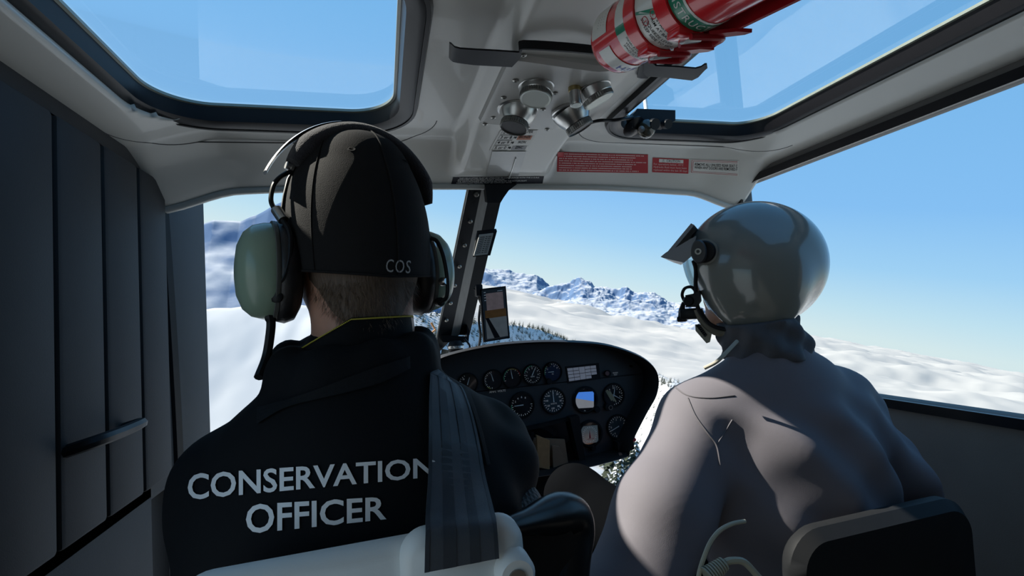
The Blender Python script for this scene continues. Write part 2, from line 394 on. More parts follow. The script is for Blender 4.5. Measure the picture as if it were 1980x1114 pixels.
wr_ = wall('wall_right', [((1.275, 0.42, 0.42), (0.03, 1.04, 0.40)), ((1.275, 0.42, 1.545), (0.03, 1.04, 0.04)), ((1.275, 1.43, 1.12), (0.03, 0.03, 0.40)), ((1.275, 0.12, 1.12), (0.03, 0.06, 0.40)), ((1.275, -0.29, 1.12), (0.03, 0.34, 0.4))], M_gwall, 'grey door lining with a wide window beside the pilot')
o = MB(); o.box((1.275, 0.79, 1.12), (0.004, 0.62, 0.39)); o.build('window_pane', M_glass, wr_, None)
o = MB(); loop_mesh(o, [[(1.24, y, z) for y, z in rrect(0.18, 1.40, 0.82, 1.50, 0.09)], [(1.236, y, z) for y, z in rrect(0.18, 1.40, 0.82, 1.50, 0.09, 0.022)], [(1.25, y, z) for y, z in rrect(0.18, 1.40, 0.82, 1.50, 0.09, 0.024)], [(1.25, y, z) for y, z in rrect(0.18, 1.40, 0.82, 1.50, 0.09)]]); o.build('window_seal', M_rub, wr_)
wb_ = wall('wall_back', [((0.35, -0.64, 0.80), (0.95, 0.02, 0.80))], M_gwall, 'grey rear bulkhead behind the back seats')
fl_ = wall('floor', [((0.35, 0.42, 0.02), (0.92, 1.06, 0.02))], M_floor, 'dark cabin floor under the seats')

# ---------------------------------------------------------------- windscreen panes, nose frame and centre post
WP = [(1.42, 1.497), (1.58, 1.385), (1.76, 1.235), (1.95, 1.05), (2.10, 0.85), (2.19, 0.62), (2.21, 0.40), (2.14, 0.20), (1.95, 0.06), (1.55, 0.02)]
WC = spline([(0, y, z) for y, z in WP], 4)
def screen_pt(x, i):
    u = min(1.0, abs(x - CXC) / 0.91); p = WC[i]; pull = (p[1] - 1.42) * 0.97 * u ** 5
    drop = 0.022 * sstep(0.3, 0.9, u * 0.91)
    return np.array([x, p[1] - pull, p[2] - float(drop) * (1 - i / len(WC))])
def pane(name, x0, x1, label):
    xs = np.linspace(x0, x1, 22); n = len(WC); V = []; Fc = []
    for x in xs:
        for i in range(n): V.append(screen_pt(x, i))
    for a in range(21):
        for i in range(n - 1): Fc.append((a * n + i, a * n + i + 1, (a + 1) * n + i + 1, (a + 1) * n + i))
    me = MB().add(V, Fc).mesh(name); w = link(name, me, M_glass, None, 180); return tag(w, label, None, kind='structure')
pane('window_3', -0.56, 0.30, 'curved windscreen pane in front of the man in the cap')
pane('window_4', 0.36, 1.26, 'curved windscreen pane in front of the pilot')
o = MB()
for x in (-0.555, 1.255): o.tube([screen_pt(x, i) for i in range(len(WC))], 0.025, 8)
o.build('trim_2', M_blk); tag(bpy.data.objects['trim_2'], 'black side frames of the windscreen', None, kind='structure')

# centre post: flange with bolts, bright angle strip, dark box face
def quad_line(p0, p1, Y0, Y1, n=9): return [at(p0[0] + (p1[0] - p0[0]) * t, p0[1] + (p1[1] - p0[1]) * t, Y=Y0 + (Y1 - Y0) * t) for t in np.linspace(0, 1, n)]
post = thing('windscreen_post', 'black riveted windscreen post leaning between the two front panes', 'post', at(868, 690, Y=1.95))
PT, PB = 1.405, 1.92
A = quad_line((907, 352), (836, 694), PT, PB); B = quad_line((934, 352), (870, 660), PT + 0.002, PB - 0.01)
C_ = quad_line((951, 352), (888, 648), PT + 0.004, PB - 0.02); D_ = quad_line((977, 352), (908, 648), PT, PB)
th = np.array([0, 0.03, 0.025])
MB().strip(A, B, th * 0.3).build('flange', M_blk, post, 30)
MB().strip(B, C_, th * 0.5).build('angle_strip', mat('worn_grey_strip', (0.34, 0.33, 0.31), rough=0.4, metal=0.3, var=0.2, vscale=25, stretch=(8, 1, 1)), post, 30)
MB().strip(C_, D_, th * 1.4).build('box_face', M_blkm, post, 30)
MB().tube(A, 0.0035, 6).build('edge_bead', mat('bare_edge', (0.2, 0.2, 0.19), rough=0.4, metal=0.7), post)
bolt_m = MB().lathe([(0.0085, 0), (0.0085, 0.002), (0.006, 0.005), (0.0, 0.006)], 12).mesh('bolt')
M_bolt = mat('bolt_steel', (0.32, 0.32, 0.3), rough=0.32, metal=1.0)
for (x, y) in ((921, 376), (909, 428), (898, 474), (888, 515), (879, 552), (871, 586), (863, 619)):
    t = (y - 352) / 330; p = at(x, y, Y=PT + (PB - PT) * t * 0.99 - 0.002)
    b = link('bolt', bolt_m, M_bolt, None, 40); b.parent = post; b.matrix_parent_inverse = Matrix.Translation(post.location).inverted()
    b.matrix_world = Matrix.Translation(p) @ Matrix(frame((-0.15, -0.7, -0.7)).tolist()).to_4x4(); b.matrix_basis = b.matrix_world.copy()
q = [at(*p, Y=1.50 - 0.012) for p in ((927, 455), (954, 452), (943, 492), (916, 495))]
o = MB(); o.prism([at(*p, Y=1.50) for p in ((924, 451), (961, 447), (948, 494), (914, 497))], (0, 0.01, 0.01)); o.build('placard_holder', M_blk, post)
o = MB(); o.prism(q, (0, 0.003, 0.003)); o.build('placard', mat('card_grey', (0.38, 0.38, 0.36), rough=0.6), post)
Rq = frame(-np.cross(q[1] - q[0], q[3] - q[0]), q[0] - q[3]); Rq = frame(np.cross(q[1] - q[0], q[0] - q[3]), q[0] - q[3])
o = MB()
for k in range(9):
    a = q[0] + (q[3] - q[0]) * (0.1 + 0.095 * k); b = q[1] + (q[2] - q[1]) * (0.1 + 0.095 * k)
    for f0, f1 in ((0.1, 0.42), (0.5, 0.62), (0.68, 0.9)):
        p0, p1 = a + (b - a) * f0, a + (b - a) * f1; dn = (q[3] - q[0]) * 0.03; nn = -0.0008 * Rq[:, 2] * (1 if Rq[1, 2] > 0 else -1)
        o.add([p0 + nn, p1 + nn, p1 + dn + nn, p0 + dn + nn], [(0, 1, 2, 3)])
o.build('printed_rows', M_ink, post, None, fix=False)
# fillet cap at the top of the post, lower bracket and the compass hanging from it
o = MB(); o.prism([at(*p, Y=1.40) for p in ((938, 356), (1000, 356), (984, 368), (974, 382), (968, 392), (942, 392))], (0, 0.03, 0.01)); o.build('post_cap', M_blkm, post)
o = MB(); o.prism([at(*p, Y=1.86) for p in ((852, 648), (903, 651), (903, 628), (908, 640), (906, 662), (858, 662))], (0, 0.05, 0.0)); o.build('lower_bracket', M_blk, post)
comp = thing('compass', 'small black compass hanging at the foot of the windscreen post', 'compass', at(879, 682, Y=1.84))
o = MB(); o.lathe([(0.0, -0.030), (0.018, -0.027), (0.028, -0.012), (0.03, 0.004), (0.026, 0.018), (0.02, 0.026), (0.0, 0.028)], 20, at(881, 672, Y=1.84)); o.build('compass_bowl', M_blkm, comp)
o = MB(); o.lathe([(0.029, -0.006), (0.0315, -0.004), (0.0315, 0.004), (0.029, 0.006)], 20, at(881, 671, Y=1.84)); o.build('compass_ring', M_steel, comp)
o = MB(); text_on(o, '30 33 N', at(881, 671, Y=1.805), frame((0, -1, 0)), 0.011); o.build('card_marks', M_white, comp, None, fix=False)
o = MB(); o.tube(spline([at(898, 655, Y=1.84), at(908, 668, Y=1.84), at(906, 680, Y=1.84), at(898, 686, Y=1.84)], 5), 0.004, 8); o.build('bracket_loop', M_blk, comp)
o = MB(); o.tube(spline([at(842, 668, Y=1.9), at(836, 680, Y=1.9), at(842, 692, Y=1.9), at(858, 690, Y=1.9), at(862, 676, Y=1.9)], 5), [0.012] * 10 + [0.016] * 11, 8)
tag(o.build('cable_bundle', mat('taped_cable', (0.24, 0.22, 0.17), rough=0.5, var=0.35, vscale=60)), 'taped cable bundle wrapped round the foot of the windscreen post', 'cable')

# ---------------------------------------------------------------- tablet by the post
tb = thing('navigation_tablet', 'upright dark tablet screen clamped to the windscreen post', 'tablet', at(955, 660, Y=1.6))
T = [at(*p, Y=1.6) for p in ((928, 559), (978, 553), (986, 654), (936, 662))]
tn = np.cross(T[1] - T[0], T[0] - T[3]); tn = nrm(tn) * (1 if tn[1] < 0 else -1)
def inset(Q4, f, g=None):
    g = f if g is None else g; a, b, c, d = Q4
    L = lambda u, v: (a * (1 - u) + b * u) * (1 - v) + (d * (1 - u) + c * u) * v
    return [L(f, g), L(1 - f, g), L(1 - f, 1 - g), L(f, 1 - g)]
MB().prism(T, -tn * 0.02).build('tablet_body', M_blk, tb)
MB().prism([p + tn * 0.0006 for p in inset(T, 0.05, 0.03)], tn * 0.0008).build('screen_glass', mat('tablet_screen', (0.05, 0.06, 0.07), rough=0.06, coat=0.5), tb)
def on_quad(Q4, u0, u1, v0, v1, lift, nn):
    a, b, c, d = Q4; L = lambda u, v: (a * (1 - u) + b * u) * (1 - v) + (d * (1 - u) + c * u) * v + nn * lift
    return [L(u0, v0), L(u1, v0), L(u1, v1), L(u0, v1)]
def decal(name, Q4, rects, m, parent, nn, lift):
    o = MB()
    for r in rects: o.add(on_quad(Q4, *r, lift, nn), [(0, 1, 2, 3)])
    return o.build(name, m, parent, None, fix=False)
decal('map_page', T, [(0.2, 0.86, 0.10, 0.42)], mat('screen_map_dull', (0.22, 0.17, 0.17), rough=0.15, emit=0.15, var=0.45, vscale=45), tb, tn, 0.0018)
decal('map_band', T, [(0.12, 0.93, 0.42, 0.57)], mat('screen_map_brown', (0.10, 0.055, 0.022), rough=0.15, emit=0.15, var=0.3, vscale=60), tb, tn, 0.0018)
decal('map_page_low', T, [(0.12, 0.93, 0.57, 0.95)], mat('screen_map_grey', (0.16, 0.18, 0.19), rough=0.12, emit=0.15, var=0.3, vscale=30), tb, tn, 0.0018)
decal('screen_readout', T, [(0.13, 0.2, 0.07 + 0.05 * k, 0.085 + 0.05 * k) for k in range(4)] + [(0.65, 0.85, 0.07, 0.08)], M_white, tb, tn, 0.0021)['kind'] = 'stuff'
o = MB(); o.add([T[0] + (T[1] - T[0]) * u + (T[3] - T[0]) * v + tn * 0.0023 for u, v in ((0.12, 0.56), (0.24, 0.56), (0.62, 0.95), (0.40, 0.95))], [(0, 1, 2, 3)]); o.build('map_route', M_ink, tb, None, fix=False)
o = MB()
for k in range(9):
    a = T[0] + (T[3] - T[0]) * (0.36 + 0.03 * k); o.box(a - tn * 0.008 + np.array([-0.0012, 0, 0]), (0.002, 0.004, 0.0012))
o.build('side_keys', M_steel, tb)
o = MB(); o.tube([at(922, 556, Y=1.62), at(930, 570, Y=1.63), at(940, 590, Y=1.64)], [0.013, 0.016, 0.018], 8); o.box(at(925, 562, Y=1.62), (0.012, 0.02, 0.02), bev=0.003); o.build('clamp_mount', M_blk, tb)
o = MB(); o.tube(spline([at(929, 590, Y=1.63), at(926, 620, Y=1.63), at(929, 648, Y=1.62), at(925, 676, Y=1.6)], 5), 0.0045, 8)
tag(o.build('tablet_cable', M_blk), 'thin black cable dropping from the tablet to the panel hood', 'cable')
# ---------------------------------------------------------------- overhead vent console
con = thing('vent_console', 'grey overhead console with four steel air vents between the roof windows', 'console', (0.39, 0.93, 1.56))
def con_z(x): return np.interp(x, [0.238, 0.25, 0.41, 0.53, 0.545], [1.561, 1.5495, 1.5395, 1.566, 1.572])
def con_n(x): return nrm((-0.0625, 0, -1)) if x < 0.41 else nrm((0.21, 0, -1))
prof = [(0.236, 1.562), (0.240, 1.554), (0.252, 1.5495), (0.395, 1.5405), (0.41, 1.5405), (0.425, 1.5425), (0.53, 1.566), (0.54, 1.572), (0.54, 1.585), (0.236, 1.585)]
ysn = [0.776, 0.782, 1.058, 1.068]; V = []; Fc = []; n = len(prof)
for yi, y in enumerate(ysn):
    k = 1.0 if yi in (1, 2) else 0.0
    for x, z in prof: V.append((x, y, z if k else z + 0.009))
for a in range(3): Fc += [(a * n + j, a * n + (j + 1) % n, (a + 1) * n + (j + 1) % n, (a + 1) * n + j) for j in range(n)]
Fc += [tuple(range(n)), tuple(range(3 * n, 4 * n))]
MB().add(V, Fc).build('console_shell', M_panel, con, 30)
M_knurl = mat('knurled_grey_ring', (0.22, 0.22, 0.21), rough=0.42, metal=0.9, var=0.25, vscale=220)
M_hole = mat('vent_throat_dark', (0.012, 0.012, 0.016), rough=0.5)
def on_console(px, py):
    x = 0.4
    for _ in range(6): p = at(px, py, Z=float(con_z(x))); x = p[0]
    return p
def knurl(mb, r, h0, h1, o, R, n=44):
    V = []; Fc = []
    for h in (h0, h0 + 0.0012, h1 - 0.0012, h1):
        for j in range(2 * n):
            t = math.pi * j / n; rr = r * (0.975 if (j % 2 and h not in (h0, h1)) else 1.0) if h not in (h0, h1) else r * 0.955
            V.append(np.array(o) + R @ np.array([rr * math.cos(t), rr * math.sin(t), h]))
    m = 2 * n
    for i in range(3): Fc += [(i * m + j, i * m + (j + 1) % m, (i + 1) * m + (j + 1) % m, (i + 1) * m + j) for j in range(m)]
    mb.add(V, Fc)
def vent(px, py, tilt, snout):
    p = on_console(px, py); nr = con_n(p[0]); R0 = frame(nr, (0, 1, 0)); R1 = frame(nrm(nr + np.array(tilt)), (0, 1, 0)); c = p + nr * 0.004
    o = MB()
    if snout:
        o.lathe([(0.04423, -0.00432), (0.04531, 0.00108), (0.04369, 0.00324)], 36, p, R0)
        o.lathe([(0.04315, -0.00432), (0.04153, 0.00432), (0.03668, 0.01618), (0.03075, 0.02481), (0.02967, 0.02805)], 36, c, R1)
        b = o.build('air_vent', M_steel, con, 35)
        o = MB(); knurl(o, 0.03078, 0.029, 0.043, c, R1); o.build('knurled_ring', M_knurl, b, 25)
        o = MB(); o.lathe([(0.02934, 0.03992), (0.02826, 0.04034), (0.02697, 0.03884), (0.02373, 0.01618), (0.0, 0.01293)], 32, c, R1); o.build('vent_throat', M_hole, b, 40)
        o = MB(); o.lathe([(0.03042, 0.03970), (0.03063, 0.04099), (0.02826, 0.04099), (0.02826, 0.03970)], 36, c, R1, ring=True); o.build('rim', M_steel, b, 40)
    else:
        o.lathe([(0.03452, -0.00432), (0.03560, 0.00108), (0.03344, 0.00216)], 36, p, R0)
        o.lathe([(0.03290, -0.00647), (0.03290, 0.01187), (0.03129, 0.01402)], 36, c, R1)
        b = o.build('air_vent', M_steel, con, 35)
        o = MB(); knurl(o, 0.03236, 0.01190, 0.02269, c, R1); o.build('knurled_ring', M_knurl, b, 25)
        o = MB(); o.lathe([(0.03075, 0.02265), (0.03021, 0.02395), (0.02826, 0.02319), (0.02158, 0.02104), (0.0, 0.01999)], 36, c, R1); o.build('vent_disc', M_frost, b, 60)
vent(1037, 168, (-0.12, -0.10, 0), False); vent(1001, 211, (-0.24, -0.04, 0), True)
vent(1148, 172, (0.22, -0.02, 0), False); vent(1104, 214, (0.28, -0.02, 0), True)
p = on_console(1111, 170); R0 = frame((0, -0.05, -1), (0, 1, 0))
o = MB(); o.lathe([(0.0115, -0.004), (0.0115, 0.008), (0.0125, 0.009), (0.0125, 0.034), (0.0118, 0.036), (0.0, 0.036)], 24, p, R0); mlb = o.build('map_light', M_steel, con)
o = MB(); o.lathe([(0.0128, -0.002), (0.0128, 0.008), (0.0118, 0.009)], 24, p, R0); o.build('brass_collar', M_brass, mlb)
o = MB(); o.lathe([(0.0105, 0.0362), (0.010, 0.0372), (0.0, 0.0374)], 24, p, R0); o.build('lens', M_frost, mlb)
scr = MB().lathe([(0.0062, 0), (0.0062, 0.0012), (0.0045, 0.0028), (0.002, 0.0031), (0.0017, 0.0018), (0.0, 0.0018)], 12).mesh('screw')
for x, y in ((1073, 180), (997, 155), (974, 188), (1050, 211), (954, 227), (938, 240), (1020, 247), (1058, 250), (1091, 212), (1172, 189), (1012, 106), (1143, 205)):
    p = on_console(x, y); s_ = link('screw', scr, M_bolt, None, 40); s_.parent = con; s_.matrix_parent_inverse = Matrix.Translation(con.location).inverted()
    s_.matrix_basis = Matrix.Translation(p) @ Matrix(frame(con_n(p[0]), (0, 1, 0)).tolist()).to_4x4()

# ---------------------------------------------------------------- black hanger bracket under the console's rear edge
hg = thing('hanger_bracket', 'flat black metal bracket with two curled arms across the overhead console', 'bracket', (0.39, 0.79, 1.545))
o = MB(); bar = [at(1006, 92, Z=1.548), at(1012, 84, Z=1.548), at(1100, 89, Z=1.542), at(1180, 98, Z=1.548), at(1246, 110, Z=1.556)]
o.strip([b + np.array([0, 0, 0.006]) for b in spline(bar, 3)], [b - np.array([0, 0, 0.009]) for b in spline(bar, 3)], (0, 0.004, 0)); o.build('crossbar', M_blk, hg)
def arm(top, bot, Z0, Z1, curl):
    n = len(top); zs = np.linspace(Z0, Z1, n); A = [at(*p, Z=z) for p, z in zip(top, zs)]; B = [at(*p, Z=z) for p, z in zip(bot, zs)]
    o = MB(); o.strip(A, B, (0, 0, 0.003)); o.build('arm', M_blk, hg, 50)
arm([(1010, 92), (1003, 102), (960, 99), (920, 97), (890, 95), (879, 92), (873, 86), (869, 84)], [(1007, 112), (990, 130), (950, 128), (915, 126), (885, 122), (876, 120), (871, 116), (868, 112)], 1.545, 1.528, 1)
arm([(1246, 108), (1268, 128), (1310, 130), (1345, 133), (1356, 130), (1363, 125), (1367, 125)], [(1243, 140), (1250, 148), (1295, 151), (1338, 156), (1350, 150), (1363, 136), (1368, 132)], 1.548, 1.53, -1)
o = MB(); o.strip([at(1238, 118, Z=1.556), at(1262, 106, Z=1.556), at(1270, 126, Z=1.55)], [at(1232, 150, Z=1.556), at(1240, 152, Z=1.556), at(1252, 152, Z=1.55)], (0, 0, 0.012)); o.build('corner_plate', M_blk, hg)

# ---------------------------------------------------------------- fire extinguisher
B0 = at(1183, 87.6, Y=0.602)
ax = nrm([0.0803, -0.9765, -0.2000]); e1 = EYE - (B0 + 0.1 * ax); e1 = nrm(e1 - e1.dot(ax) * ax); e2 = np.cross(ax, e1)
RE = 0.0434
def cyl(h, deg, r=RE): t = math.radians(deg); return B0 + ax * h + r * (math.cos(t) * e1 + math.sin(t) * e2)
fe = thing('fire_extinguisher', 'red fire extinguisher strapped under the ceiling beside the vent console', 'fire extinguisher', B0)
M_red = mat('red_gloss_paint', (0.64, 0.014, 0.020), rough=0.22, var=0.05, coat=0.6)
M_red2 = mat('dark_red_bracket_paint', (0.33, 0.010, 0.016), rough=0.35, var=0.1, coat=0.2)
M_lab = mat('white_label', (0.66, 0.66, 0.62), rough=0.3, var=0.03, coat=0.3)
M_grn = mat('green_label', (0.012, 0.21, 0.12), rough=0.3, var=0.05, coat=0.3)
Rax = np.array([e1, e2, ax]).T
MB().lathe([(0, 0), (RE * 0.42, 0.0005), (RE * 0.76, 0.003), (RE * 0.9, 0.008), (RE * 0.97, 0.014), (RE, 0.021), (RE, 0.31), (RE * 0.9, 0.335), (RE * 0.6, 0.352), (0.016, 0.358), (0.016, 0.375), (0, 0.375)], 64, B0, Rax).build('cylinder', M_red, fe, 45)
def patch(name, h0, h1, d0, d1, m, r=RE + 0.0004, n=20, th=0.0005, parent=None):
    A = [cyl(h0, d, r) for d in np.linspace(d0, d1, n)]; B = [cyl(h1, d, r) for d in np.linspace(d0, d1, n)]
    tv = [cyl(0, d, r + th) - cyl(0, d, r) for d in np.linspace(d0, d1, n)]
    o = MB(); o.strip(A, B, tv); return o.build(name, m, parent or fe, 40)
def wrap(name, lines, h, dg, size, m, r=RE + 0.0011, lead=1.15, **k):
    o = MB()
    for i, tx in enumerate(lines):
        V, Fc = text_verts(tx, size, **k)
        o.add([cyl(h - i * size * lead + p[1], dg + math.degrees(p[0] / r), r) for p in V], Fc)
    return o.build(name, m, fe, None, fix=False)
patch('side_label', 0.020, 0.056, -80, -24, M_lab); patch('logo_label', 0.029, 0.055, -2, 74, M_lab)
patch('ring_label', 0.077, 0.098, -110, 95, M_lab); patch('ring_label_mark', 0.0775, 0.0975, -20, -8, M_grn, RE + 0.001)
patch('instruction_label', 0.121, 0.156, -120, 95, M_lab)
patch('green_band', 0.178, 0.197, -110, 110, M_grn); patch('green_band_edge', 0.197, 0.200, -110, 110, M_lab)
wrap('side_text', ['- - - - -', '- - - -', '- - - - -'], 0.050, -48, 0.006, M_ink, align='CENTER')
M_blue = mat('blue_logo_ink', (0.01, 0.03, 0.30), rough=0.3)
wrap('blue_logo', ['H3R'], 0.038, 58, 0.017, M_blue, bold=0.02)
wrap('ring_text', ['INHALATION OF THE AGENT', 'VENTILATING THE AREA', 'SPACE IS OF LESS THAN'], 0.0935, 44, 0.0050, M_ink, lead=1.1)
wrap('instruction_text', ['START BACK', 'AIM AT BASE OF'], 0.1530, 27, 0.0062, M_ink, bold=0.006, lead=1.15)
wrap('instruction_text', ['SQUEEZE LEVER', 'SWEEP SIDE TO SIDE'], 0.1375, 27, 0.0062, M_ink, bold=0.006, lead=1.15)
M_mark = mat('red_label_ink', (0.5, 0.02, 0.04), rough=0.4)
for tx_, hh, dd in (('2', 0.1505, -5), ('3', 0.1345, -3)):
    wrap('step_number', [tx_], hh, dd, 0.0065, M_mark, bold=0.006)
    o = MB(); o.tube([cyl(hh + 0.0048 * math.sin(t), dd + math.degrees(0.0048 * math.cos(t) / RE), RE + 0.0009) for t in np.linspace(0, 2 * math.pi, 25)], 0.0005, 5, caps=False); o.build('step_circle', M_mark, fe)
wrap('fine_print', ['- - - - - - - - -'] * 4, 0.149, -52, 0.005, M_ink, lead=1.3)
o = MB(); o.strip([cyl(0.122, -22, RE + 0.0009), cyl(0.154, -12, RE + 0.0009)], [cyl(0.122, -18, RE + 0.0009), cyl(0.154, -4, RE + 0.0009)], e1 * 0.0003); o.build('green_arrow', M_grn, fe)
wrap('green_band_text', ['INSTRUCTIONS'], 0.1875, 46, 0.0135, M_lab, spacing=1.15, bold=0.004)
for hs in (0.0995, 0.1565):
    sp = patch('strap', hs, hs + 0.0205, -150, 70, M_red, RE + 0.0012, n=40, th=0.0022)
    j0 = cyl(hs + 0.010, 40, RE + 0.004); tg = nrm(cyl(0, 58, 1.0) - cyl(0, 54, 1.0)); out = nrm(cyl(0, 56, 1) - B0)
    o = MB(); o.box(j0, (0.0110, 0.010, 0.0045), np.array([ax, tg, out]).T, bev=0.002); o.build('strap_block', M_red, sp)
    o = MB(); o.tube([j0 + tg * 0.008 - ax * 0.006 + out * 0.001, j0 + tg * 0.032 - ax * 0.006 - out * 0.004], 0.0062, 12); o.build('steel_roller', M_steel, sp)
    a0 = j0 + tg * 0.006 + out * 0.005
    loop = [a0 + ax * 0.011, a0 + ax * 0.011 + tg * 0.036 - out * 0.004, a0 + ax * 0.008 + tg * 0.048 - out * 0.006, a0 - ax * 0.004 + tg * 0.050 - out * 0.006, a0 - ax * 0.012 + tg * 0.045 - out * 0.004, a0 - ax * 0.0125 + tg * 0.004]
    o = MB(); o.tube(spline(loop, 4), 0.0030, 8, flat=1.3); o.build('clasp_lever', M_red2, sp)
    o = MB(); o.prism([j0 + tg * 0.040 + ax * 0.002, j0 + tg * 0.068 + ax * 0.026, j0 + tg * 0.070 + ax * 0.034, j0 + tg * 0.052 + ax * 0.030, j0 + tg * 0.030 + ax * 0.012], -out * 0.004); o.build('clasp_plate', M_red2, sp)
bk = MB(); pl = lambda h, d, r: cyl(h, d, r)
bk.strip([pl(h, 98, 0.058) for h in (0.085, 0.12, 0.2, 0.32)], [pl(h, 165, 0.058) for h in (0.085, 0.12, 0.2, 0.32)], (pl(0, 142, 0.062) - pl(0, 142, 0.058)) ); bk.build('bracket_back', M_red2, fe)
o = MB(); o.strip([cyl(h, -118, RE + 0.003) for h in (0.05, 0.16, 0.30)], [cyl(h, -150, RE + 0.006) for h in (0.06, 0.16, 0.30)], (0, 0, 0.004)); o.build('bracket_edge', M_red2, fe)
for px, py, yy in ((1328, 78, 0.69), (1404, 32, 0.62)):
    o = MB(); o.lathe([(0.0, 0.0), (0.016, 0.002), (0.023, 0.009), (0.024, 0.03), (0.0, 0.032)], 24, at(px, py, Y=yy) + np.array([0, 0, 0.0]), frame((0.1, 0.1, 1)))
    o.build('mounting_pad', mat('cream_plastic', (0.52, 0.50, 0.40), rough=0.5), fe)

# ---------------------------------------------------------------- small black device on the pilot's roof window
dv = thing('mounted_camera', 'small black sensor box on a suction mount at the roof window corner', 'camera', at(1265, 240, Y=1.06))
def dp(x, y, Y=1.06): return at(x, y, Y=Y)
q = [dp(1232, 210), dp(1306, 213), dp(1306, 233), dp(1292, 241), dp(1226, 234), dp(1224, 222)]
MB().prism(q, (0.0, 0.035, 0.0)).build('device_box', M_blkm, dv)
o = MB(); o.lathe([(0.0, -0.012), (0.012, -0.012), (0.014, -0.009), (0.014, 0.012), (0.0, 0.012)], 20, dp(1262, 240, 1.05), frame((0.1, -1, -0.4))); o.build('clamp_knob', M_blk, dv)
o = MB(); o.lathe([(0.0, -0.010), (0.010, -0.010), (0.012, -0.007), (0.012, 0.010), (0.0, 0.01)], 20, dp(1288, 240, 1.05), frame((0.1, -1, -0.4))); o.build('clamp_knob', M_blk, dv)
o = MB(); o.lathe([(0.0, -0.016), (0.020, -0.014), (0.024, -0.006), (0.020, 0.004), (0.012, 0.010), (0.0, 0.012)], 24, dp(1252, 250, 1.055), frame((-0.2, -1, -0.5))); o.build('ball_mount', mat('smoky_plastic', (0.05, 0.045, 0.03), rough=0.12, coat=0.5, var=0.4, vscale=80), dv)
o = MB(); o.lathe([(0.007, 0), (0.008, 0.002), (0.0, 0.003)], 16, dp(1240, 250, 1.03), frame((-0.3, -1, -0.3))); o.build('screw_head', M_steel, dv)
o = MB(); o.lathe([(0.0, 0.0), (0.030, 0.001), (0.030, 0.005), (0.018, 0.012), (0.0, 0.014)], 28, dp(1224, 244, 1.075), frame((0.25, -0.55, -0.8))); o.build('suction_cup', M_rub, dv)
o = MB(); o.tube(spline([on_console(1140, 233) + np.array([0, 0, -0.006]), at(1160, 233, Z=1.55), at(1182, 233, Z=1.553), at(1205, 230, Z=1.556), at(1228, 226, Y=1.07)], 5), 0.0042, 8)
tag(o.build('device_cable', M_blk), 'black cable running from the sensor box to the front right vent', 'cable')
o = MB(); o.tube([at(1243, 160, Z=1.78), at(1250, 216, Z=1.66)], 0.006, 10)
tag(o.build('white_rod', mat('white_paint_rod', (0.75, 0.75, 0.72), rough=0.4)), 'thin white rod standing outside above the roof window', 'rod')

# ---------------------------------------------------------------- placards stuck on the headliner
def on_ceil_many(PX, lift=0.0012):
    """where the lines of sight through many picture points meet the headliner"""
    PX = np.asarray(PX, float).reshape(-1, 2)
    Rr = np.stack([(PX[:, 0] - CX) / F, np.ones(len(PX)), (CY - PX[:, 1]) / F], 1) @ MC.T
    def above(t):
        p = EYE + t[:, None] * Rr; return (p[:, 1] > 1.42) | (p[:, 2] > ceil_z(p[:, 0], p[:, 1]) - lift)
    t = np.full(len(PX), 0.45); done = np.zeros(len(PX), bool)
    for _ in range(300):
        done |= above(t); t = np.where(done, t, t + 0.005)
    a, b = t - 0.005, t.copy()
    for _ in range(14):
        m = (a + b) / 2; u = above(m); b = np.where(u, m, b); a = np.where(u, a, m)
    return EYE + a[:, None] * Rr
def on_ceil(px, py, lift=0.0012): return on_ceil_many([(px, py)], lift)[0]
def bil(Q, u, v):
    Q = np.array(Q, float); return (Q[0] * (1 - u) + Q[1] * u) * (1 - v) + (Q[3] * (1 - u) + Q[2] * u) * v
def placard(name, Q, m, label, cat='placard', lift=0.0012, nu=14, nv=4):
    V = []; Fc = []
    for l in (lift, lift * 0.3):
        for j in range(nv + 1):
            V += list(on_ceil_many([bil(Q, i / nu, j / nv) for i in range(nu + 1)], l))
    w = nu + 1; k = w * (nv + 1)
    for j in range(nv):
        for i in range(nu):
            a = j * w + i; Fc += [(a, a + 1, a + w + 1, a + w), (k + a, k + a + w, k + a + w + 1, k + a + 1)]
    for i in range(nu): Fc += [(i, k + i, k + i + 1, i + 1), (nv * w + i, nv * w + i + 1, k + nv * w + i + 1, k + nv * w + i)]
    for j in range(nv): Fc += [(j * w, (j + 1) * w, k + (j + 1) * w, k + j * w), (j * w + nu, k + j * w + nu, k + (j + 1) * w + nu, (j + 1) * w + nu)]
    o = MB().add(V, Fc).build(name, m, None, 30); o.location = (0, 0, 0); return tag(o, label, cat)
def print_on(parent, name, Q, items, m, lift=0.0018):
    """items: (text, u, v, height as part of the quad's height, keyword dict); aspect from the quad itself"""
    Q = np.array(Q, float); w = np.linalg.norm(Q[1] - Q[0]); h = np.linalg.norm(Q[3] - Q[0]); o = MB()
    for tx, u, v, hh, kw in items:
        kw = dict(kw); fit = kw.pop('fit', None)
        V, Fc = text_verts(tx, 1.0, **kw)
        if not len(V): continue
        sx = hh * h / w
        if fit: sx = fit / (V[:, 0].max() - V[:, 0].min())
        o.add(on_ceil_many([bil(Q, u + p[0] * sx, v - p[1] * hh) for p in V], lift), Fc)
    return o.build(name, m, parent, None, fix=False)
def rect_on(parent, name, Q, rects, m, lift=0.0016):
    out = None
    for u0, u1, v0, v1 in rects:
        o = MB(); n = max(1, int((u1 - u0) * 12)); V = on_ceil_many([bil(Q, u0 + (u1 - u0) * i / n, v) for v in (v0, v1) for i in range(n + 1)], lift)
        o.add(V, [(i, i + 1, n + 2 + i, n + 1 + i) for i in range(n)]); out = o.build(name, m, parent, None, fix=False)
    return out
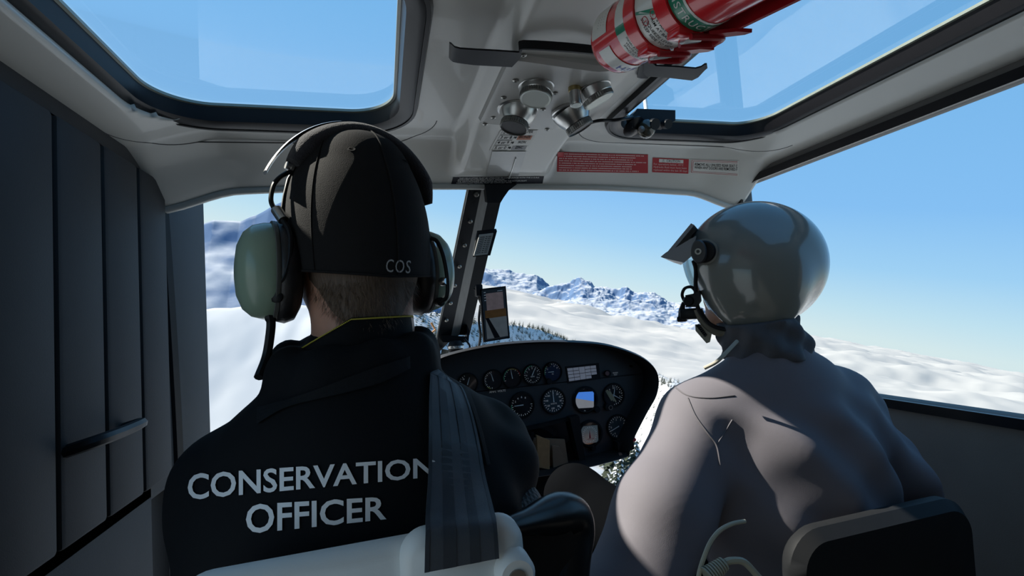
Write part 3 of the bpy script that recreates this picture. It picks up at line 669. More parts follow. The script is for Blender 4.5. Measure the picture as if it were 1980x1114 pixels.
M_rlab = mat('red_placard', (0.36, 0.022, 0.030), rough=0.5, var=0.04, spec=0.15); M_pink = mat('faded_white_print', (0.62, 0.42, 0.40), rough=0.5)
M_wlab = mat('white_placard', (0.56, 0.56, 0.53), rough=0.4, var=0.03); M_klab = mat('black_placard', (0.009, 0.011, 0.018), rough=0.5, spec=0.15)
Q = ((1078, 294), (1253, 299), (1253, 335), (1077, 332)); A_ = dict(align='LEFT')
pr = placard('warning_placard', Q, M_rlab, 'long red warning placard with eight rows of tiny white print')
for k in range(8):
    L = [0.955, 0.86, 0.83, 0.975, 0.865, 0.82, 0.825, 0.90][k]; u = 0.02; o = MB(); v = 0.085 + 0.118 * k; pts = []
    while u < L:
        w = 0.006 + 0.006 * random.random(); g = 0.003 if random.random() < 0.83 else 0.010
        pts += [bil(Q, a, b) for a, b in ((u, v - 0.025), (u + w, v - 0.025), (u + w, v + 0.025), (u, v + 0.025))]; u += w + g
    o.add(on_ceil_many(pts, 0.0018), [tuple(range(i, i + 4)) for i in range(0, len(pts), 4)])
    tag(o.build('tiny_print', M_pink, pr, None, fix=False), kind='stuff')
Q = ((1262, 305), (1332, 308), (1331, 336), (1261, 333)); pr = placard('caution_placard', Q, M_rlab, 'small red caution placard between the long red and the white placard')
rect_on(pr, 'title_bar', Q, [(0.18, 0.85, 0.07, 0.30)], M_wlab)
print_on(pr, 'title_text', Q, [('\u26a0 CAUTION', 0.51, 0.185, 0.24, dict(spacing=1.1, fit=0.5))], M_ink, 0.0022)
print_on(pr, 'body_text', Q, [('For operations below -15\u00b0C', 0.03, 0.43, 0.19, dict(align='LEFT', fit=0.82)), ('Hydraulic fluid must have been', 0.03, 0.63, 0.19, dict(align='LEFT', fit=0.91)), ('replaced within the last 30 days', 0.03, 0.83, 0.19, dict(align='LEFT', fit=0.93))], M_pink)
Q = ((1336, 308), (1428, 311), (1428, 341), (1334, 335)); pr = placard('seat_placard', Q, M_wlab, 'white placard with black capitals and red border at the right end')
rect_on(pr, 'border_line', Q, [(0.02, 0.98, 0.05, 0.075), (0.02, 0.98, 0.92, 0.945), (0.02, 0.03, 0.05, 0.945)], M_rlab)
rect_on(pr, 'border_line', Q, [(0.05, 0.98, 0.14, 0.16), (0.05, 0.98, 0.84, 0.86), (0.05, 0.058, 0.14, 0.86)], M_rlab)
print_on(pr, 'placard_text', Q, [('REMOVE ALL UNUSED REAR SEAT C', 0.085, 0.36, 0.26, dict(align='LEFT', fit=0.89, bold=0.012)), ('WHEN ANY DOORS ARE REMOVED F', 0.085, 0.58, 0.26, dict(align='LEFT', fit=0.89, bold=0.012))], M_ink)
Q = ((876, 343), (1052, 341), (1049, 355), (872, 357)); pr = placard('operating_placard', Q, M_klab, 'black placard with white capitals along the headliner front edge')
print_on(pr, 'placard_text', Q, [('THIS HELICOPTER MUST BE OPERATED IN COMPLIANCE WITH THE D.G.A.C', 0.07, 0.16, 0.25, dict(align='LEFT', fit=0.88)), ('APPROVED ROTORCRAFT FLIGHT MANUAL.', 0.06, 0.38, 0.25, dict(align='LEFT', fit=0.52)), ('THE AIRWORTHINESS LIMITATIONS SECTION OF THE ROTORCRAFT', 0.06, 0.60, 0.25, dict(align='LEFT', fit=0.76)), ('MAINTENANCE MANUAL MUST BE COMPLIED WITH', 0.055, 0.82, 0.25, dict(align='LEFT', fit=0.60))], M_white)
Q = ((968, 252), (1040, 252), (1019, 291), (946, 291)); pr = placard('code_sticker', Q, M_wlab, 'white code sticker with numbers, arrows and metal names below the front vent')
for r, (a, b, cm) in enumerate((('2 or 7', 'SILVER', None), ('3 or 8', 'BRONZE', mat('orange_ink', (0.42, 0.12, 0.04), rough=0.5)), ('4 or 9', 'IRON', None), ('5 or 0', 'ZINC', mat('grey_ink', (0.22, 0.22, 0.23), rough=0.5)))):
    v = 0.08 + 0.255 * r
    if cm: rect_on(pr, 'colour_bar', Q, [(0.56, 0.94, v - 0.07, v + 0.14)], cm)
    rect_on(pr, 'box_line', Q, [(0.06, 0.46, v - 0.085, v - 0.073), (0.06, 0.46, v + 0.13, v + 0.142), (0.06, 0.066, v - 0.08, v + 0.14), (0.455, 0.46, v - 0.08, v + 0.14)], M_ink)
    print_on(pr, 'code_text', Q, [(a, 0.26, v + 0.03, 0.19, dict(fit=0.30, bold=0.01)), (b, 0.75, v + 0.01, 0.17, dict(fit=0.2 if len(b) < 5 else 0.3, bold=0.015))], M_ink, 0.0021)
    o = MB(); V = [on_ceil(*bil(Q, 0.47 + 0.075 * x, v + 0.03 + y * 0.075), 0.0021) for x, y in ((0, -0.35), (0.5, -0.35), (0.5, -1), (1, 0), (0.5, 1), (0.5, 0.35), (0, 0.35))]; o.add(V, [(0, 1, 2, 3, 4, 5, 6)]); o.build('arrow', M_ink, pr, None, fix=False)
# clear cover strip below the sticker
Q = ((952, 293), (1017, 293), (1002, 341), (940, 341)); pc = placard('cover_strip', Q, mat('grey_cover_plate', (0.36, 0.365, 0.355), rough=0.3, coat=0.3), 'flat grey cover plate between the code sticker and the black placard', 'cover', 0.0025)
o = MB(); o.tube([on_ceil(997, 306, 0.004), on_ceil(984, 345, 0.004)], 0.0022, 8); o.build('clear_tube', mat('clear_tube_plastic', (0.5, 0.52, 0.5), rough=0.15, coat=0.5), pc)
# ---------------------------------------------------------------- instrument panel
YF = 1.50
ip = thing('instrument_panel', 'black hooded instrument panel with round dials in front of the seats', 'instrument panel', (0.5, 1.5, 0.6))
M_hood = mat('black_panel_hood', (0.016, 0.016, 0.018), rough=0.55, var=0.2, vscale=30, bump=0.06, bscale=900)
M_face = mat('dark_panel_face', (0.034, 0.038, 0.044), rough=0.5, var=0.12, vscale=25, bump=0.04, bscale=800)
M_dial = mat('dial_black', (0.008, 0.009, 0.011), rough=0.12, var=0.1, coat=0.4)
M_tick = mat('dial_white_print', (0.9, 0.92, 0.9), rough=0.4, emit=0.06)
M_tgrn = mat('dial_green_print', (0.06, 0.45, 0.20), rough=0.4); M_tyel = mat('dial_yellow_print', (0.55, 0.45, 0.08), rough=0.4); M_tred = mat('dial_red_print', (0.6, 0.03, 0.06), rough=0.4)
top = [(822, 702), (870, 682), (950, 665), (1030, 658), (1100, 658), (1170, 664), (1230, 683), (1262, 705), (1274, 730), (1270, 765), (1250, 802), (1226, 850), (1216, 884)]
out = [at(x, y, Y=1.42)[[0, 2]] for x, y in top]
out2 = [p[[0, 1]] for p in spline([np.array([a, b, 0]) for a, b in out], 5)]
bl = [np.array([0.70, 0.612]), np.array([0.62, 0.605]), np.array([0.50, 0.60]), np.array([0.30, 0.60]), np.array([0.13, 0.60]), np.array([0.10, 0.63]), np.array([0.095, 0.75]), np.array([0.10, 0.90])]
OUT = out2 + bl; NO = len(OUT)
def inset2(P, d):
    P = np.array(P); n = len(P); r = []
    for i in range(n):
        t = P[(i + 1) % n] - P[i - 1]; t = t / np.linalg.norm(t); r.append(P[i] + d * np.array([t[1], -t[0]]))
    return r
IN = inset2(OUT, 0.012)
if np.abs(np.array(IN) - np.mean(OUT, 0)).sum() > np.abs(np.array(OUT) - np.mean(OUT, 0)).sum(): IN = inset2(OUT, -0.012)
c0 = np.mean(OUT, 0)
o = MB(); loop_mesh(o, [[(p[0], 1.64, p[1] - 0.02) for p in OUT], [(p[0], 1.425, p[1]) for p in OUT], [((p[0] + q[0]) / 2, 1.412, (p[1] + q[1]) / 2) for p, q in zip(OUT, IN)], [(p[0], 1.420, p[1]) for p in IN], [(p[0], 1.515, p[1]) for p in IN], [(p[0], 1.62, p[1] - 0.02) for p in IN]])
o.build('hood', M_hood, ip, 50)
def plate(name, z0, z1, y, m):
    bm = bmesh.new(); vs = [bm.verts.new((p[0], y, p[1])) for p in IN]; bm.faces.new(vs)
    for co, no in (((0, 0, z0), (0, 0, -1)), ((0, 0, z1), (0, 0, 1))):
        bmesh.ops.bisect_plane(bm, geom=bm.verts[:] + bm.edges[:] + bm.faces[:], plane_co=co, plane_no=no, clear_outer=True)
    r = bmesh.ops.extrude_face_region(bm, geom=bm.faces[:])
    for v in r['geom']:
        if isinstance(v, bmesh.types.BMVert): v.co.y += 0.006
    bmesh.ops.recalc_face_normals(bm, faces=bm.faces[:]); me = bpy.data.meshes.new(name); bm.to_mesh(me); bm.free(); return link(name, me, m, ip)
plate('upper_face', 0.868, 1.1, YF, M_face); plate('lower_face', 0.60, 0.865, YF, M_face)
plate('backing_plate', 0.4, 1.2, YF + 0.008, M_blk)
RF = frame((0, -1, 0))                         # x right, y up, z towards the seats
def ringpts(c, r, a0, a1, n): return [np.array(c) + np.array([r * math.sin(math.radians(a)), 0, r * math.cos(math.radians(a))]) for a in np.linspace(a0, a1, n)]
def arcband(mb, c, r0, r1, a0, a1, y, n=16):
    A = ringpts(c, r0, a0, a1, n); B = ringpts(c, r1, a0, a1, n); V = [p * [1, 0, 1] + [0, y, 0] for p in A + B]; mb.add(V, [(i, i + 1, n + i + 1, n + i) for i in range(n - 1)])
def gauge(px, py, r, needle=None, nums=None, ticks=(0, 330, 24), arcs=(), num_r=0.66, nsize=0.22, legend=None, dialm=None, extra=None):
    c = at(px, py, Y=YF)
    o = MB(); o.lathe([(r * 1.0, 0.0), (r * 1.14, 0.0), (r * 1.16, 0.004), (r * 1.1, 0.009), (r * 1.02, 0.009), (r * 0.99, 0.002)], 40, c, RF, ring=True); g = o.build('gauge', M_blkm, ip, 45)
    o = MB(); o.lathe([(0, 0.001), (r * 1.01, 0.001), (r * 1.01, 0.0022), (0, 0.0022)], 40, c, RF); o.build('dial', dialm or M_dial, g, 30)
    o = MB(); a0, a1, k = ticks
    for i, a in enumerate(np.linspace(a0, a1, k)):
        L = 0.16 if i % 2 == 0 else 0.09; arcband(o, c, r * (0.93 - L), r * 0.93, a - 1.4, a + 1.4, YF - 0.0027, 2)
    tag(o.build('tick_marks', M_tick, g, None, fix=False), kind='stuff')
    for (b0, b1, mm) in arcs:
        o = MB(); arcband(o, c, r * 0.90, r * 0.98, b0, b1, YF - 0.0029); o.build('range_arc', mm, g, None, fix=False)
    if nums:
        o = MB()
        for tx, a in nums:
            q = ringpts(c, r * num_r, a, a, 1)[0]; text_on(o, tx, q + [0, -0.0026, 0], RF, r * nsize, 0.0)
        tag(o.build('numerals', M_tick, g, None, fix=False), kind='stuff')
    if legend:
        o = MB(); text_on(o, legend, c + np.array([0, -0.0026, -0.25 * r]), RF, r * 0.17, 0.0); tag(o.build('legend', M_tick, g, None, fix=False), kind='stuff')
    for a, L in (needle or []):
        q = ringpts(c, r * L, a, a, 1)[0]; s_ = ringpts(c, r * 0.12, a + 180, a + 180, 1)[0]; wv = np.array([math.cos(math.radians(a)), 0, -math.sin(math.radians(a))]) * r * 0.045
        o = MB(); o.prism([p + np.array([0, -0.0035, 0]) for p in (s_ + wv, q + wv * 0.5, q - wv * 0.5, s_ - wv)], (0, -0.0008, 0)); o.build('needle', M_white, g, None)
    return g, c
rs, rb = 0.0295, 0.0375
gauge(904, 742, rs, [(20, .7)], [('0', 220), ('5', 270), ('10', 320)], (200, 340, 10))
gauge(953, 735, rs, [(-15, .8)], None, (190, 350, 14), [(200, 225, M_tyel)])
gauge(990, 730, rs, [(-8, .75)], None, (250, 440, 12), [(255, 330, M_tgrn), (330, 400, M_tyel), (400, 440, M_tred)])
gauge(1029, 724, rs, [(28, .75)], [(str(k), 200 + 32 * k) for k in range(10)], (0, 345, 24), [(285, 360, M_tgrn)], legend='%RPM')
gauge(1068, 719, rs, [(-90, .55)], [('2', 300), ('4', 340), ('6', 20), ('8', 55)], (270, 430, 12), [(255, 350, M_tgrn)], legend='PSI', dialm=mat('dial_blue_black', (0.008, 0.02, 0.06), rough=0.12, coat=0.4))
gauge(1009, 783, rb, [(-92, .7)], [('2', 300), ('4', 330), ('6', 0), ('8', 30)], (90, 300, 18), [(225, 275, M_tgrn)], legend='')
gauge(1070, 775, rb, [(-3, .85)], [('0', 0), ('20', 35), ('40', 65), ('60', 95), ('80', 140), ('100', 190), ('120', 235), ('140', 275), ('160', 315)], (0, 345, 26), legend='KNOTS', dialm=mat('dial_slate', (0.03, 0.05, 0.065), rough=0.15, coat=0.4))
g7, c7 = gauge(1186, 764, rb * 0.95, [(12, .8), (122, .75)], [('0', 0), ('1', 36), ('2', 72), ('3', 108), ('9', 324)], (0, 180, 14))
for k in range(3):
    o = MB(); p = c7 + np.array([-0.020 + 0.008 * k, -0.003, 0.004 - 0.004 * k]); o.box(p, (0.0024, 0.0004, 0.024 - 0.001 * k), np.array(Matrix.Rotation(math.radians(-28), 3, 'Y'))); o.build('striped_flag', mat('cream_stripe', (0.42, 0.36, 0.22), rough=0.4), g7)
gauge(1194, 825, rb * 0.98, [(-112, .8)], [('0', 270), ('1', 315), ('2', 350), ('3', 30), ('4', 70), ('5', 150), ('6', 210)], (0, 345, 26), legend='', dialm=mat('dial_slate2', (0.05, 0.065, 0.075), rough=0.16, coat=0.4))
# two square displays
def eled(px, py, quad, label):
    c = at(px, py, Y=YF); o = MB(); o.lathe([(rb * 1.0, 0), (rb * 1.2, 0), (rb * 1.22, 0.005), (rb * 1.1, 0.010), (rb * 1.0, 0.010)], 40, c, RF, ring=True); g = o.build('display_bezel', M_blkm, ip, 45)
    o = MB(); o.lathe([(0, 0.001), (rb * 1.05, 0.001), (rb * 1.05, 0.003), (0, 0.003)], 40, c, RF); o.build('display_face', M_dial, g); return g, [at(*p, Y=YF - 0.004) for p in quad]
NF = np.array([0, -1.0, 0])
g, q = eled(1131, 773, ((1111, 759), (1148, 757), (1148, 788), (1112, 790)), '')
m_ = (at(1111, 770, Y=YF - 0.004), at(1148, 776, Y=YF - 0.004))
MB().prism([q[0], q[1], m_[1], m_[0]], NF * 0.001).build('sky_field', mat('screen_blue', (0.05, 0.17, 0.55), rough=0.15, emit=0.9, var=0.05), g)
MB().prism([m_[0], m_[1], q[2], q[3]], NF * 0.001).build('ground_field', mat('screen_grey', (0.17, 0.18, 0.20), rough=0.15, emit=0.8, var=0.1), g)
o = MB(); text_on(o, 'TEST', at(1127, 752, Y=YF - 0.0045), RF, 0.007, 0); text_on(o, '-()-', at(1131, 796, Y=YF - 0.0045), RF, 0.012, 0); tag(o.build('display_marks', M_tick, g, None, fix=False), kind='stuff')
g, q = eled(1140, 838, ((1122, 825), (1155, 822), (1157, 855), (1126, 859)), '')
MB().prism(q, NF * 0.001).build('compass_field', mat('screen_teal', (0.06, 0.09, 0.11), rough=0.15, emit=0.35, var=0.2, vscale=90), g)
o = MB(); cc = (q[0] + q[1] + q[2] + q[3]) / 4
for a in range(0, 360, 15): arcband(o, cc, 0.021, 0.026, a - 1.5, a + 1.5, YF - 0.0056, 2)
tag(o.build('compass_ticks', M_tick, g, None, fix=False), kind='stuff')
o = MB(); o.prism([cc + np.array(p) for p in ((-0.003, -0.002, -0.012), (0.003, -0.002, -0.012), (0.0, -0.002, 0.014))], NF * 0.0006); o.build('course_pointer', M_tred, g)
o = MB(); text_on(o, 'HDG 004', cc + np.array([0.003, -0.0018, -0.015]), RF, 0.0065, 0); o.build('red_readout', M_tred, g, None, fix=False)
# warning-light panel
wq = [at(*p, Y=YF - 0.004) for p in ((1096, 712), (1152, 706), (1155, 730), (1100, 738))]
o = MB(); o.prism([at(*p, Y=YF - 0.002) for p in ((1093, 709), (1158, 702), (1161, 733), (1098, 742))], (0, 0.004, 0)); wp = o.build('warning_panel', M_blkm, ip)
M_tile = mat('warning_tile_pale', (0.30, 0.33, 0.40), rough=0.25, var=0.08, emit=0.2)
for c in range(5):
    n = 4 if c not in (2,) else 2
    for r in range(n):
        u0, u1 = c / 5 + 0.008, (c + 1) / 5 - 0.008; v0, v1 = r / n + 0.02, (r + 1) / n - 0.02
        if c == 4 and r == 3: continue
        MB().prism(on_quad(wq, u0, u1, v0, v1, 0.0, NF), NF * 0.0015).build('warning_light', M_tile, wp)
def knob(px, py, r, L, name='knob', m=None, y=YF):
    o = MB(); o.lathe([(r, 0), (r, L * 0.8), (r * 0.85, L), (0, L)], 18, at(px, py, Y=y), RF); return o.build(name, m or M_blkm, ip, 40)
b_ = knob(1174, 722, 0.011, 0.012, 'push_button'); o = MB(); o.lathe([(0.0075, 0), (0.0075, 0.001), (0, 0.001)], 16, at(1174, 722, Y=YF - 0.0121), RF); o.build('button_cap', mat('button_red_brown', (0.16, 0.07, 0.07), rough=0.4), b_)
o = MB(); text_on(o, 'WARN\nTEST', at(1190, 723, Y=YF - 0.001), RF, 0.0065, 0.0); o.build('switch_text', M_tick, ip, None, fix=False)
for x, y, r in ((1060, 737, 0.010), (1173, 786, 0.013), (1152, 791, 0.011), (1145, 866, 0.009), (1219, 708, 0.004), (1060, 706, 0.006)): knob(x, y, r, 0.014)
o = MB(); o.lathe([(0.006, 0.014), (0.0075, 0.014), (0.0075, 0.016), (0.006, 0.016)], 16, at(1177, 787, Y=YF), RF, ring=True); o.build('knob_ring', M_steel, ip)
o = MB(); text_on(o, 'AMPS  VOLTS', at(962, 757, Y=YF - 0.001), RF, 0.009, 0.0); o.build('row_legend', M_tick, ip, None, fix=False)
# switch block by the pilot's arm
o = MB(); o.box(at(1205, 860, Y=1.47), (0.03, 0.02, 0.016), bev=0.003); sb = o.build('switch_block', M_blkm, ip)
for k, (x, y) in enumerate(((1198, 876), (1210, 876))):
    o = MB(); o.tube([at(x, y, Y=1.45), at(x + 2, y + 3, Y=1.425)], [0.004, 0.0055], 8); o.build('toggle', M_steel, sb)
knob(1221, 848, 0.007, 0.02, 'red_button', M_tred, 1.46)
# recessed map screen with its raised side bezel, and tan pieces standing in for its reflection
bz = [at(*p, Y=1.465) for p in ((1102, 808), (1120, 804), (1132, 892), (1122, 897))]
MB().prism(bz, (0, 0.03, 0)).build('screen_bezel', M_blkm, ip)
MB().prism([at(*p, Y=1.492) for p in ((985, 838), (1108, 812), (1120, 884), (1100, 905), (985, 912))], (0, 0.004, 0)).build('map_screen', mat('dark_glossy_screen', (0.006, 0.006, 0.008), rough=0.04, coat=0.3), ip)
MB().prism([at(*p, Y=1.478) for p in ((985, 835), (1104, 808), (1106, 813), (985, 841))], (0, 0.02, 0)).build('screen_top_edge', M_blkm, ip)
ped = MB(); ped.box((0.35, 1.62, 0.32), (0.23, 0.08, 0.275), bev=0.01); tag(ped.build('centre_pedestal', M_blkm), 'dark pedestal carrying the instrument panel above the floor', 'pedestal')
M_tan = mat('tan_reflection_tone', (0.46, 0.26, 0.12), rough=0.8, var=0.25, vscale=60, bump=0.3, bscale=600); M_tan2 = mat('brown_reflection_tone', (0.26, 0.17, 0.11), rough=0.8, var=0.2, vscale=30)
tp = thing('screen_reflection_pieces', 'added tan and brown pieces standing in for a reflection in the map screen', 'reflection', at(1050, 905, Y=1.44))  # added solid pieces imitate a tan reflection in the glossy screen
MB().prism([at(*p, Y=1.47) for p in ((1012, 846), (1092, 850), (1100, 905), (1010, 908))], (0, 0.008, 0)).build('reflection_back', M_tan2, tp)
MB().prism([at(*p, Y=1.445) for p in ((1038, 842), (1063, 852), (1063, 908), (1041, 904))], (0, 0.012, 0)).build('reflection_stripe', M_tan, tp)
MB().prism([at(*p, Y=1.44) for p in ((1016, 866), (1034, 896), (1036, 906), (1010, 904), (1010, 875))], (0, 0.012, 0)).build('reflection_wedge', M_tan, tp)
MB().prism([at(*p, Y=1.452) for p in ((1068, 862), (1082, 864), (1096, 895), (1070, 905))], (0, 0.01, 0)).build('reflection_patch', M_tan2, tp)
MB().prism([at(*p, Y=1.46) for p in ((1028, 836), (1034, 838), (1030, 856), (1024, 856))], (0, 0.008, 0)).build('reflection_dark_sliver', M_blk, tp)
# ---------------------------------------------------------------- outside: cloud sea, far peaks, near snow slope, conifers
def out_az(px, py):
    r = WM.T @ nrm(ray(px, py)); return math.degrees(math.atan2(r[0], r[1])), math.degrees(math.asin(r[2]))
def out_obj(name, V, Fc, m, label=None, cat=None, kind=None, smooth=180):
    me = bpy.data.meshes.new(name); me.from_pydata(V, [], Fc); me.update(); o = link(name, me, m, None, smooth); o.matrix_world = WMAT; o.matrix_basis = WMAT; return tag(o, label, cat, None, kind)
def grid_faces(a, b): 
    I, J = np.meshgrid(np.arange(a - 1), np.arange(b - 1), indexing='ij'); k = (I * b + J).ravel(); return np.stack([k, k + b, k + b + 1, k + 1], 1).tolist()
def cloud_mat():
    m = bpy.data.materials.new('cloud_white'); m.use_nodes = True; nt = m.node_tree; nt.nodes.clear()
    o = nt.nodes.new('ShaderNodeOutputMaterial'); d = nt.nodes.new('ShaderNodeBsdfDiffuse'); t = nt.nodes.new('ShaderNodeBsdfTranslucent'); mx = nt.nodes.new('ShaderNodeMixShader'); nz = nt.nodes.new('ShaderNodeTexNoise'); nz.inputs['Scale'].default_value = 0.004
    rp = nt.nodes.new('ShaderNodeMapRange'); rp.inputs['To Min'].default_value = 0.35; rp.inputs['To Max'].default_value = 0.5; nt.links.new(nz.outputs['Fac'], rp.inputs['Value']); nt.links.new(rp.outputs[0], mx.inputs['Fac'])
    d.inputs['Color'].default_value = (0.63, 0.61, 0.58, 1); t.inputs['Color'].default_value = (0.58, 0.56, 0.54, 1)
    nt.links.new(d.outputs[0], mx.inputs[1]); nt.links.new(t.outputs[0], mx.inputs[2]); nt.links.new(mx.outputs[0], o.inputs['Surface']); return m
M_cloud = cloud_mat()
M_snow = mat('snow_white', (0.47, 0.48, 0.49), rough=0.9, var=0.04, vscale=0.05, spec=0.1)
def peak_mat():
    m = bpy.data.materials.new('snow_and_hazy_rock'); m.use_nodes = True; nt = m.node_tree; b = nt.nodes['Principled BSDF']; g = nt.nodes.new('ShaderNodeNewGeometry'); d = nt.nodes.new('ShaderNodeVectorMath'); d.operation = 'DOT_PRODUCT'; d.inputs[1].default_value = tuple(WUP)
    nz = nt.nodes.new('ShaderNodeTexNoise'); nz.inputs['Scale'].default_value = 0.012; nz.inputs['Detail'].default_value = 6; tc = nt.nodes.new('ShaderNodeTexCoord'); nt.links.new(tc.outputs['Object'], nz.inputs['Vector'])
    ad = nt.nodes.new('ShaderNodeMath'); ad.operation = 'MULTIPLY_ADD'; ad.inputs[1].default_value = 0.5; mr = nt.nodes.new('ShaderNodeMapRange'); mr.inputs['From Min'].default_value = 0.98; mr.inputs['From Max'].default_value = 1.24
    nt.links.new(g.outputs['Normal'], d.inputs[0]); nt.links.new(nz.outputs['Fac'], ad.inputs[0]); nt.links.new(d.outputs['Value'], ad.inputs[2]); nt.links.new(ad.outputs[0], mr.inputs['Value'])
    mx = nt.nodes.new('ShaderNodeMix'); mx.data_type = 'RGBA'; mx.inputs[6].default_value = (0.10, 0.16, 0.27, 1); mx.inputs[7].default_value = (0.50, 0.51, 0.53, 1); nt.links.new(mr.outputs[0], mx.inputs[0]); nt.links.new(mx.outputs[2], b.inputs['Base Color']); b.inputs['Roughness'].default_value = 0.95; b.inputs['Specular IOR Level'].default_value = 0.05; return m  # blue on steep faces is rock plus painted-in haze and blue shade
M_peak = peak_mat()
az = np.radians(np.linspace(-75, 95, 420)); rr = np.geomspace(150, 24000, 330)
A, R_ = np.meshgrid(az, rr, indexing='ij'); X, Y = R_ * np.sin(A), R_ * np.cos(A)
sc = 1 + R_ / 900
Z = -230 + 22 * fbm(X / 700, Y / 380, 0, 4, 3, 0.45) * np.minimum(1 + R_ / 2600, 3.2) + 5 * fbm(X / 190, Y / 100, 0, 3, 5, 0.5) * np.clip(R_ / 900, 0.5, 2.2) + 60 * np.abs(fbm(X / 2600, Y / 1700, 0, 3, 8)) * sstep(1500, 5000, R_) - (R_ / 24000) ** 2 * 40
out_obj('cloud_sea', np.stack([X, Y, Z], -1).reshape(-1, 3).tolist(), grid_faces(*X.shape), M_cloud, 'sea of soft white cloud filling the valley below the peaks', 'cloud', 'stuff')
def peaks(name, sil, dist, depth, seed, label, foot, rough=1.0, m=None):
    """a mountain range whose crest follows (azimuth, elevation) readings, with its own depth behind and before"""
    a = np.linspace(sil[0][0], sil[-1][0], 420); e = np.interp(a, [s[0] for s in sil], [s[1] for s in sil])
    s = np.linspace(-1, 1, 110); AA, SS = np.meshgrid(a, s, indexing='ij'); E = np.repeat(e[:, None], 110, 1)
    ca = np.radians(AA); rad = dist + SS * depth; xx, yy = rad * np.sin(ca), rad * np.cos(ca)
    crest = dist * np.tan(np.radians(E)); prof = np.where(SS < 0, (1 + SS), (1 - SS)) ** 1.15
    rid = 1 - np.abs(fbm(xx / 900, yy / 900, 0, 5, seed)); z = foot + (crest - foot) * prof * (0.78 + 0.22 * rid) + rough * 150 * fbm(xx / 520, yy / 520, 0, 5, seed + 1, 0.55) * prof * (1.02 - prof) * 3 + rough * 45 * fbm(xx / 170, yy / 170, 0, 4, seed + 2, 0.55) * prof
    return out_obj(name, np.stack([xx, yy, z], -1).reshape(-1, 3).tolist(), grid_faces(*xx.shape), m or M_peak, label, 'mountain')
S1 = [out_az(x, y) for x, y in ((520, 470), (700, 485), (800, 492), (860, 500), (900, 510), (940, 513), (965, 516), (990, 519), (1015, 524), (1040, 531), (1060, 548), (1075, 570))]
peaks('distant_ridge', S1, 11000, 1500, 11, 'low blue distant ridge above the clouds beside the post', -420, 0.5)
S2 = [out_az(x, y) for x, y in ((1030, 566), (1068, 552), (1095, 545), (1110, 541), (1122, 538), (1135, 537), (1150, 545), (1165, 546), (1185, 550), (1200, 556), (1212, 552), (1230, 560), (1245, 566), (1262, 567), (1278, 570), (1290, 583), (1305, 588), (1325, 580), (1345, 584), (1400, 605), (1480, 620))]
peaks('jagged_peak', S2, 8200, 1300, 23, 'jagged snowy mountain crest above the clouds left of the helmet', -420, 1.0)
S3 = [out_az(x, y) for x, y in ((1060, 590), (1090, 581), (1130, 575), (1170, 573), (1210, 574), (1245, 580), (1275, 590), (1310, 596), (1350, 600), (1420, 612), (1500, 625))]
peaks('snowy_foothill', S3, 6400, 900, 37, 'rounded snowy foothill rising from the cloud before the jagged crest', -330, 0.7)
S4 = [out_az(x, y) for x, y in ((200, 440), (330, 405), (420, 385), (470, 395), (500, 388), (525, 378), (600, 372), (680, 395), (750, 440), (800, 478), (850, 520), (890, 560))]
peaks('steep_mountainside', S4, 1500, 600, 51, 'steep snowy mountainside seen left of the headset', -260, 0.35)
# near slope: crest readings, distance of the crest, then a bowl towards the aircraft
NS = [out_az(x, y) for x, y in ((400, 600), (560, 585), (700, 590), (800, 598), (870, 606), (930, 618), (985, 625), (1020, 633), (1060, 641), (1090, 652), (1110, 662), (1150, 690), (1190, 714), (1240, 716), (1270, 718), (1305, 730), (1340, 748), (1420, 790), (1600, 830), (1900, 880))]
na = [s[0] for s in NS]; ne = [s[1] for s in NS]; aa_ = np.linspace(-60, 80, 300); dd_ = np.interp(aa_, [-60, -30, 0, 8, 14, 18, 22, 25, 29, 34, 60], [420, 300, 265, 300, 345, 425, 520, 550, 520, 430, 300])
def near_z(X, Y):
    a = np.degrees(np.arctan2(X, Y)); r = np.hypot(X, Y); e = np.interp(a, na, ne); d = np.interp(a, aa_, dd_); c = d * np.tan(np.radians(e))
    t = np.clip(r / d, 0, 1); low = -26 - 0.16 * np.minimum(r, 260); k = sstep(0.35, 0.58, t)
    face = c - 62 * (1 - sstep(0.50, 1.04, t)); z = np.where(r < d, low * (1 - k) + face * k, c - (r - d) * 0.55)
    return z + 3.0 * fbm(X / 45, Y / 45, 0, 4, 61) * np.clip(r / 150, 0.3, 1) * np.where(r < d, 1, 0.5) + 9 * fbm(X / 160, Y / 160, 0, 3, 64) * sstep(80, 250, r) * (1 - sstep(0.75, 1.0, t))
az = np.radians(np.linspace(-40, 75, 420)); rr = np.concatenate([np.linspace(20, 250, 90), np.linspace(255, 900, 150)])
A, R_ = np.meshgrid(az, rr, indexing='ij'); X, Y = R_ * np.sin(A), R_ * np.cos(A)
out_obj('snow_slope', np.stack([X, Y, near_z(X, Y)], -1).reshape(-1, 3).tolist(), grid_faces(*X.shape), M_snow, 'shaded blue snow slope with scattered trees below the windscreen', 'slope')
M_fol = mat('conifer_needles', (0.030, 0.040, 0.022), rough=0.9, var=0.5, vscale=1.5); M_fsn = mat('snow_on_boughs', (0.50, 0.52, 0.54), rough=0.9, var=0.04, spec=0.1); M_trk = mat('conifer_bark', (0.05, 0.035, 0.025), rough=0.9)
